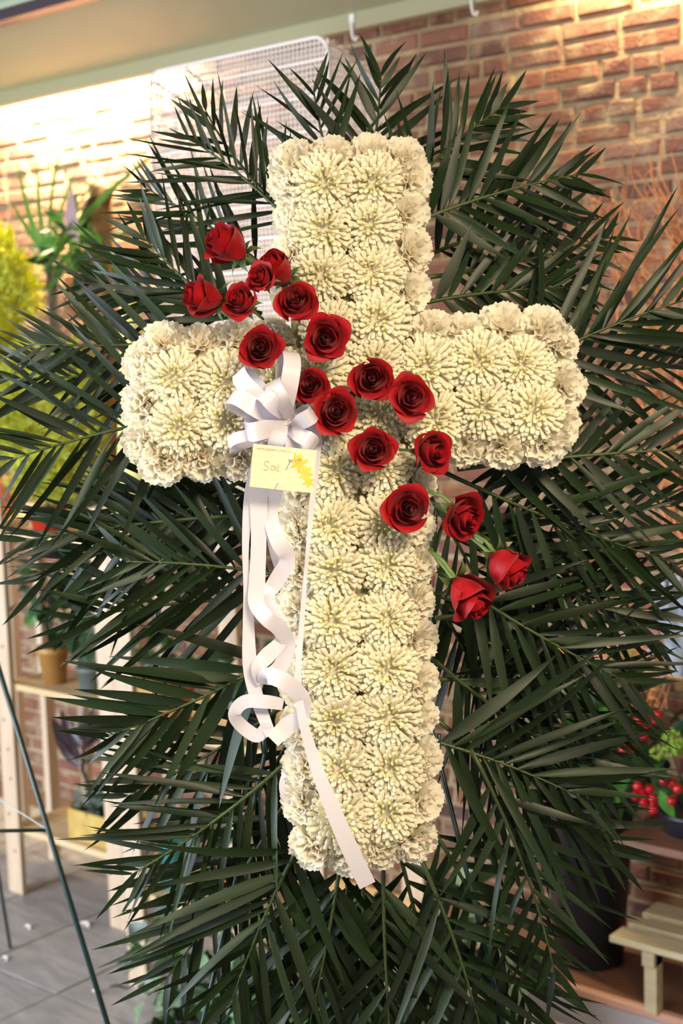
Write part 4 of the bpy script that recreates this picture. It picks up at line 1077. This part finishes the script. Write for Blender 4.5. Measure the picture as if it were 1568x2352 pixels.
# pale wrap
q = PY(1556, 1490, 3.70)
wr = MB()
rr3 = random.Random(4)
def wf(u, v):
    g = u*2*math.pi; r = (.035+.045*v)*(1+.22*math.sin(7*g+3*v)+.10*math.sin(13*g)); return Vector((q.x+.03+r*math.cos(g), 3.69+r*math.sin(g), zc0-.0+.26*v+.02*math.sin(9*g)*v))
wr.grid(wf, 48, 6).build('cellophane_wrap', M['wrap'], smooth=True)
tag(COL.objects['cellophane_wrap'], 'pale grey crinkled wrap standing before the wooden crate', 'wrap')
# statice
stc = thing('statice_bunch', PY(1450, 1560, 3.78), 'bunch of dried purple statice beside the crate', 'flowers')
stc.location.z = zc0
fb = MB()
for k in range(420):
    d = rdir(-.6); c0 = PY(1440, 1500, 3.74); p = c0+Vector((d.x*.14, d.y*.09, d.z*.11)); s = rl.uniform(.005, .010)
    fb.add([p+Vector((s, 0, 0)), p+Vector((-s*.5, s*.8, 0)), p+Vector((-s*.5, -s*.8, 0)), p+Vector((0, 0, s*1.3))], [(0, 1, 3), (1, 2, 3), (2, 0, 3), (2, 1, 0)])
fb.build('florets', M['statice'], stc)['kind'] = 'stuff'
for k in range(9): MB().tube([stc.location+Vector((rl.uniform(-.02, .02), rl.uniform(-.02, .02), 0)), PY(1440, 1500, 3.74)+rdir(-.3)*.09], .0022, 4).build('stem', M['stem'], stc)
# berries hang from a planter on the bench
YB = 3.86; q = PY(1560, 1850, YB)
bp_ = thing('berry_planter', (q.x+.02, YB+.06, zsh), 'dark pot of red berries and green sedum on the lower wall shelf', 'plant')
ph = .07
pot(bp_, bp_.location, .11, ph, M['blackpot'], False, .8)
bme = MB().ball((0, 0, 0), .0155, 12, 8).mesh('berry', M['berry'], True)
for px, py in ((1464, 1806), (1472, 1815), (1490, 1812), (1459, 1829), (1477, 1832), (1478, 1842), (1499, 1834), (1500, 1846), (1500, 1860), (1524, 1793), (1542, 1799), (1542, 1840), (1431, 1721), (1452, 1722), (1482, 1676), (1499, 1660), (1485, 1645), (1510, 1642), (1465, 1655), (1478, 1690), (1556, 1812)):
    p = PY(px, py, YB-.06+rl.uniform(-.03, .03)); link('berry', bme, bp_, wm(bp_).inverted() @ Matrix.Translation(p))
top = bp_.location+Vector((0, 0, ph))
for px, py in ((1480, 1815), (1500, 1850), (1535, 1800), (1440, 1722), (1490, 1660)):
    e = PY(px, py, YB-.05); MB().tube([top-Vector((0, 0, .03)), top.lerp(e, .55)+Vector((0, 0, .06)), e], .0028, 5).build('stem', M['bark'], bp_, True)
bush(bp_, PY(1540, 1770, YB+.06), (.24, .12, .16), 64, [('lance', 'dleaf'), ('heart', 'dleaf'), ('lance', 'dleaf')], .10, -.6)
put_leaf(bp_, ('lance', 'leaf'), PY(1515, 1815, YB-.06), PY(1538, 1870, YB-.06)-PY(1515, 1815, YB-.06), .10, Vector((0, -1, .2)), 1.3)
sd = MB()
for px, py in ((1540, 1690), (1556, 1700), (1525, 1712), (1560, 1720), (1535, 1728), (1548, 1712), (1510, 1728)):
    for k in range(16): sd.ball(PY(px, py, YB-.06)+rdir(-1)*.02, .006, 6, 4)
sd.build('sedum_buds', M['sedum'], bp_, True)['kind'] = 'stuff'

# ------------------------------------------------------------------ fallen bits on the floor
def bit(px, py, L, w, mat, label, name='fallen_petal', rz=0):
    q = PZ(px, py, .004); b = MB(); R_ = Matrix.Rotation(rz, 3, 'Z')
    def fn(u, v): a = u*2-1; return q+R_ @ Vector(((v-.5)*L, a*w/2*math.sin(math.pi*min(1, v*.9+.08)), .006*abs(a)+.004*math.sin(5*v)))
    tag(b.grid(fn, 4, 5).build(name, mat, smooth=True), label, 'petal' if 'petal' in name else 'leaf')
bit(62, 2132, .035, .026, M['petalbit'], 'white petal fallen on the tiles between the easel legs')
bit(193, 2126, .055, .04, M['petalbit'], 'larger pinkish petal fallen beside the long easel leg')
bit(218, 2282, .036, .026, M['petalbit'], 'white petal fallen on the tiles right of the easel leg')
bit(10, 2204, .03, .022, M['petalbit'], 'small petal fallen at the left edge of the floor')
bit(273, 2269, .065, .016, M['dleaf'], 'dark green leaf scrap lying on the tiles', 'fallen_leaf', .6)
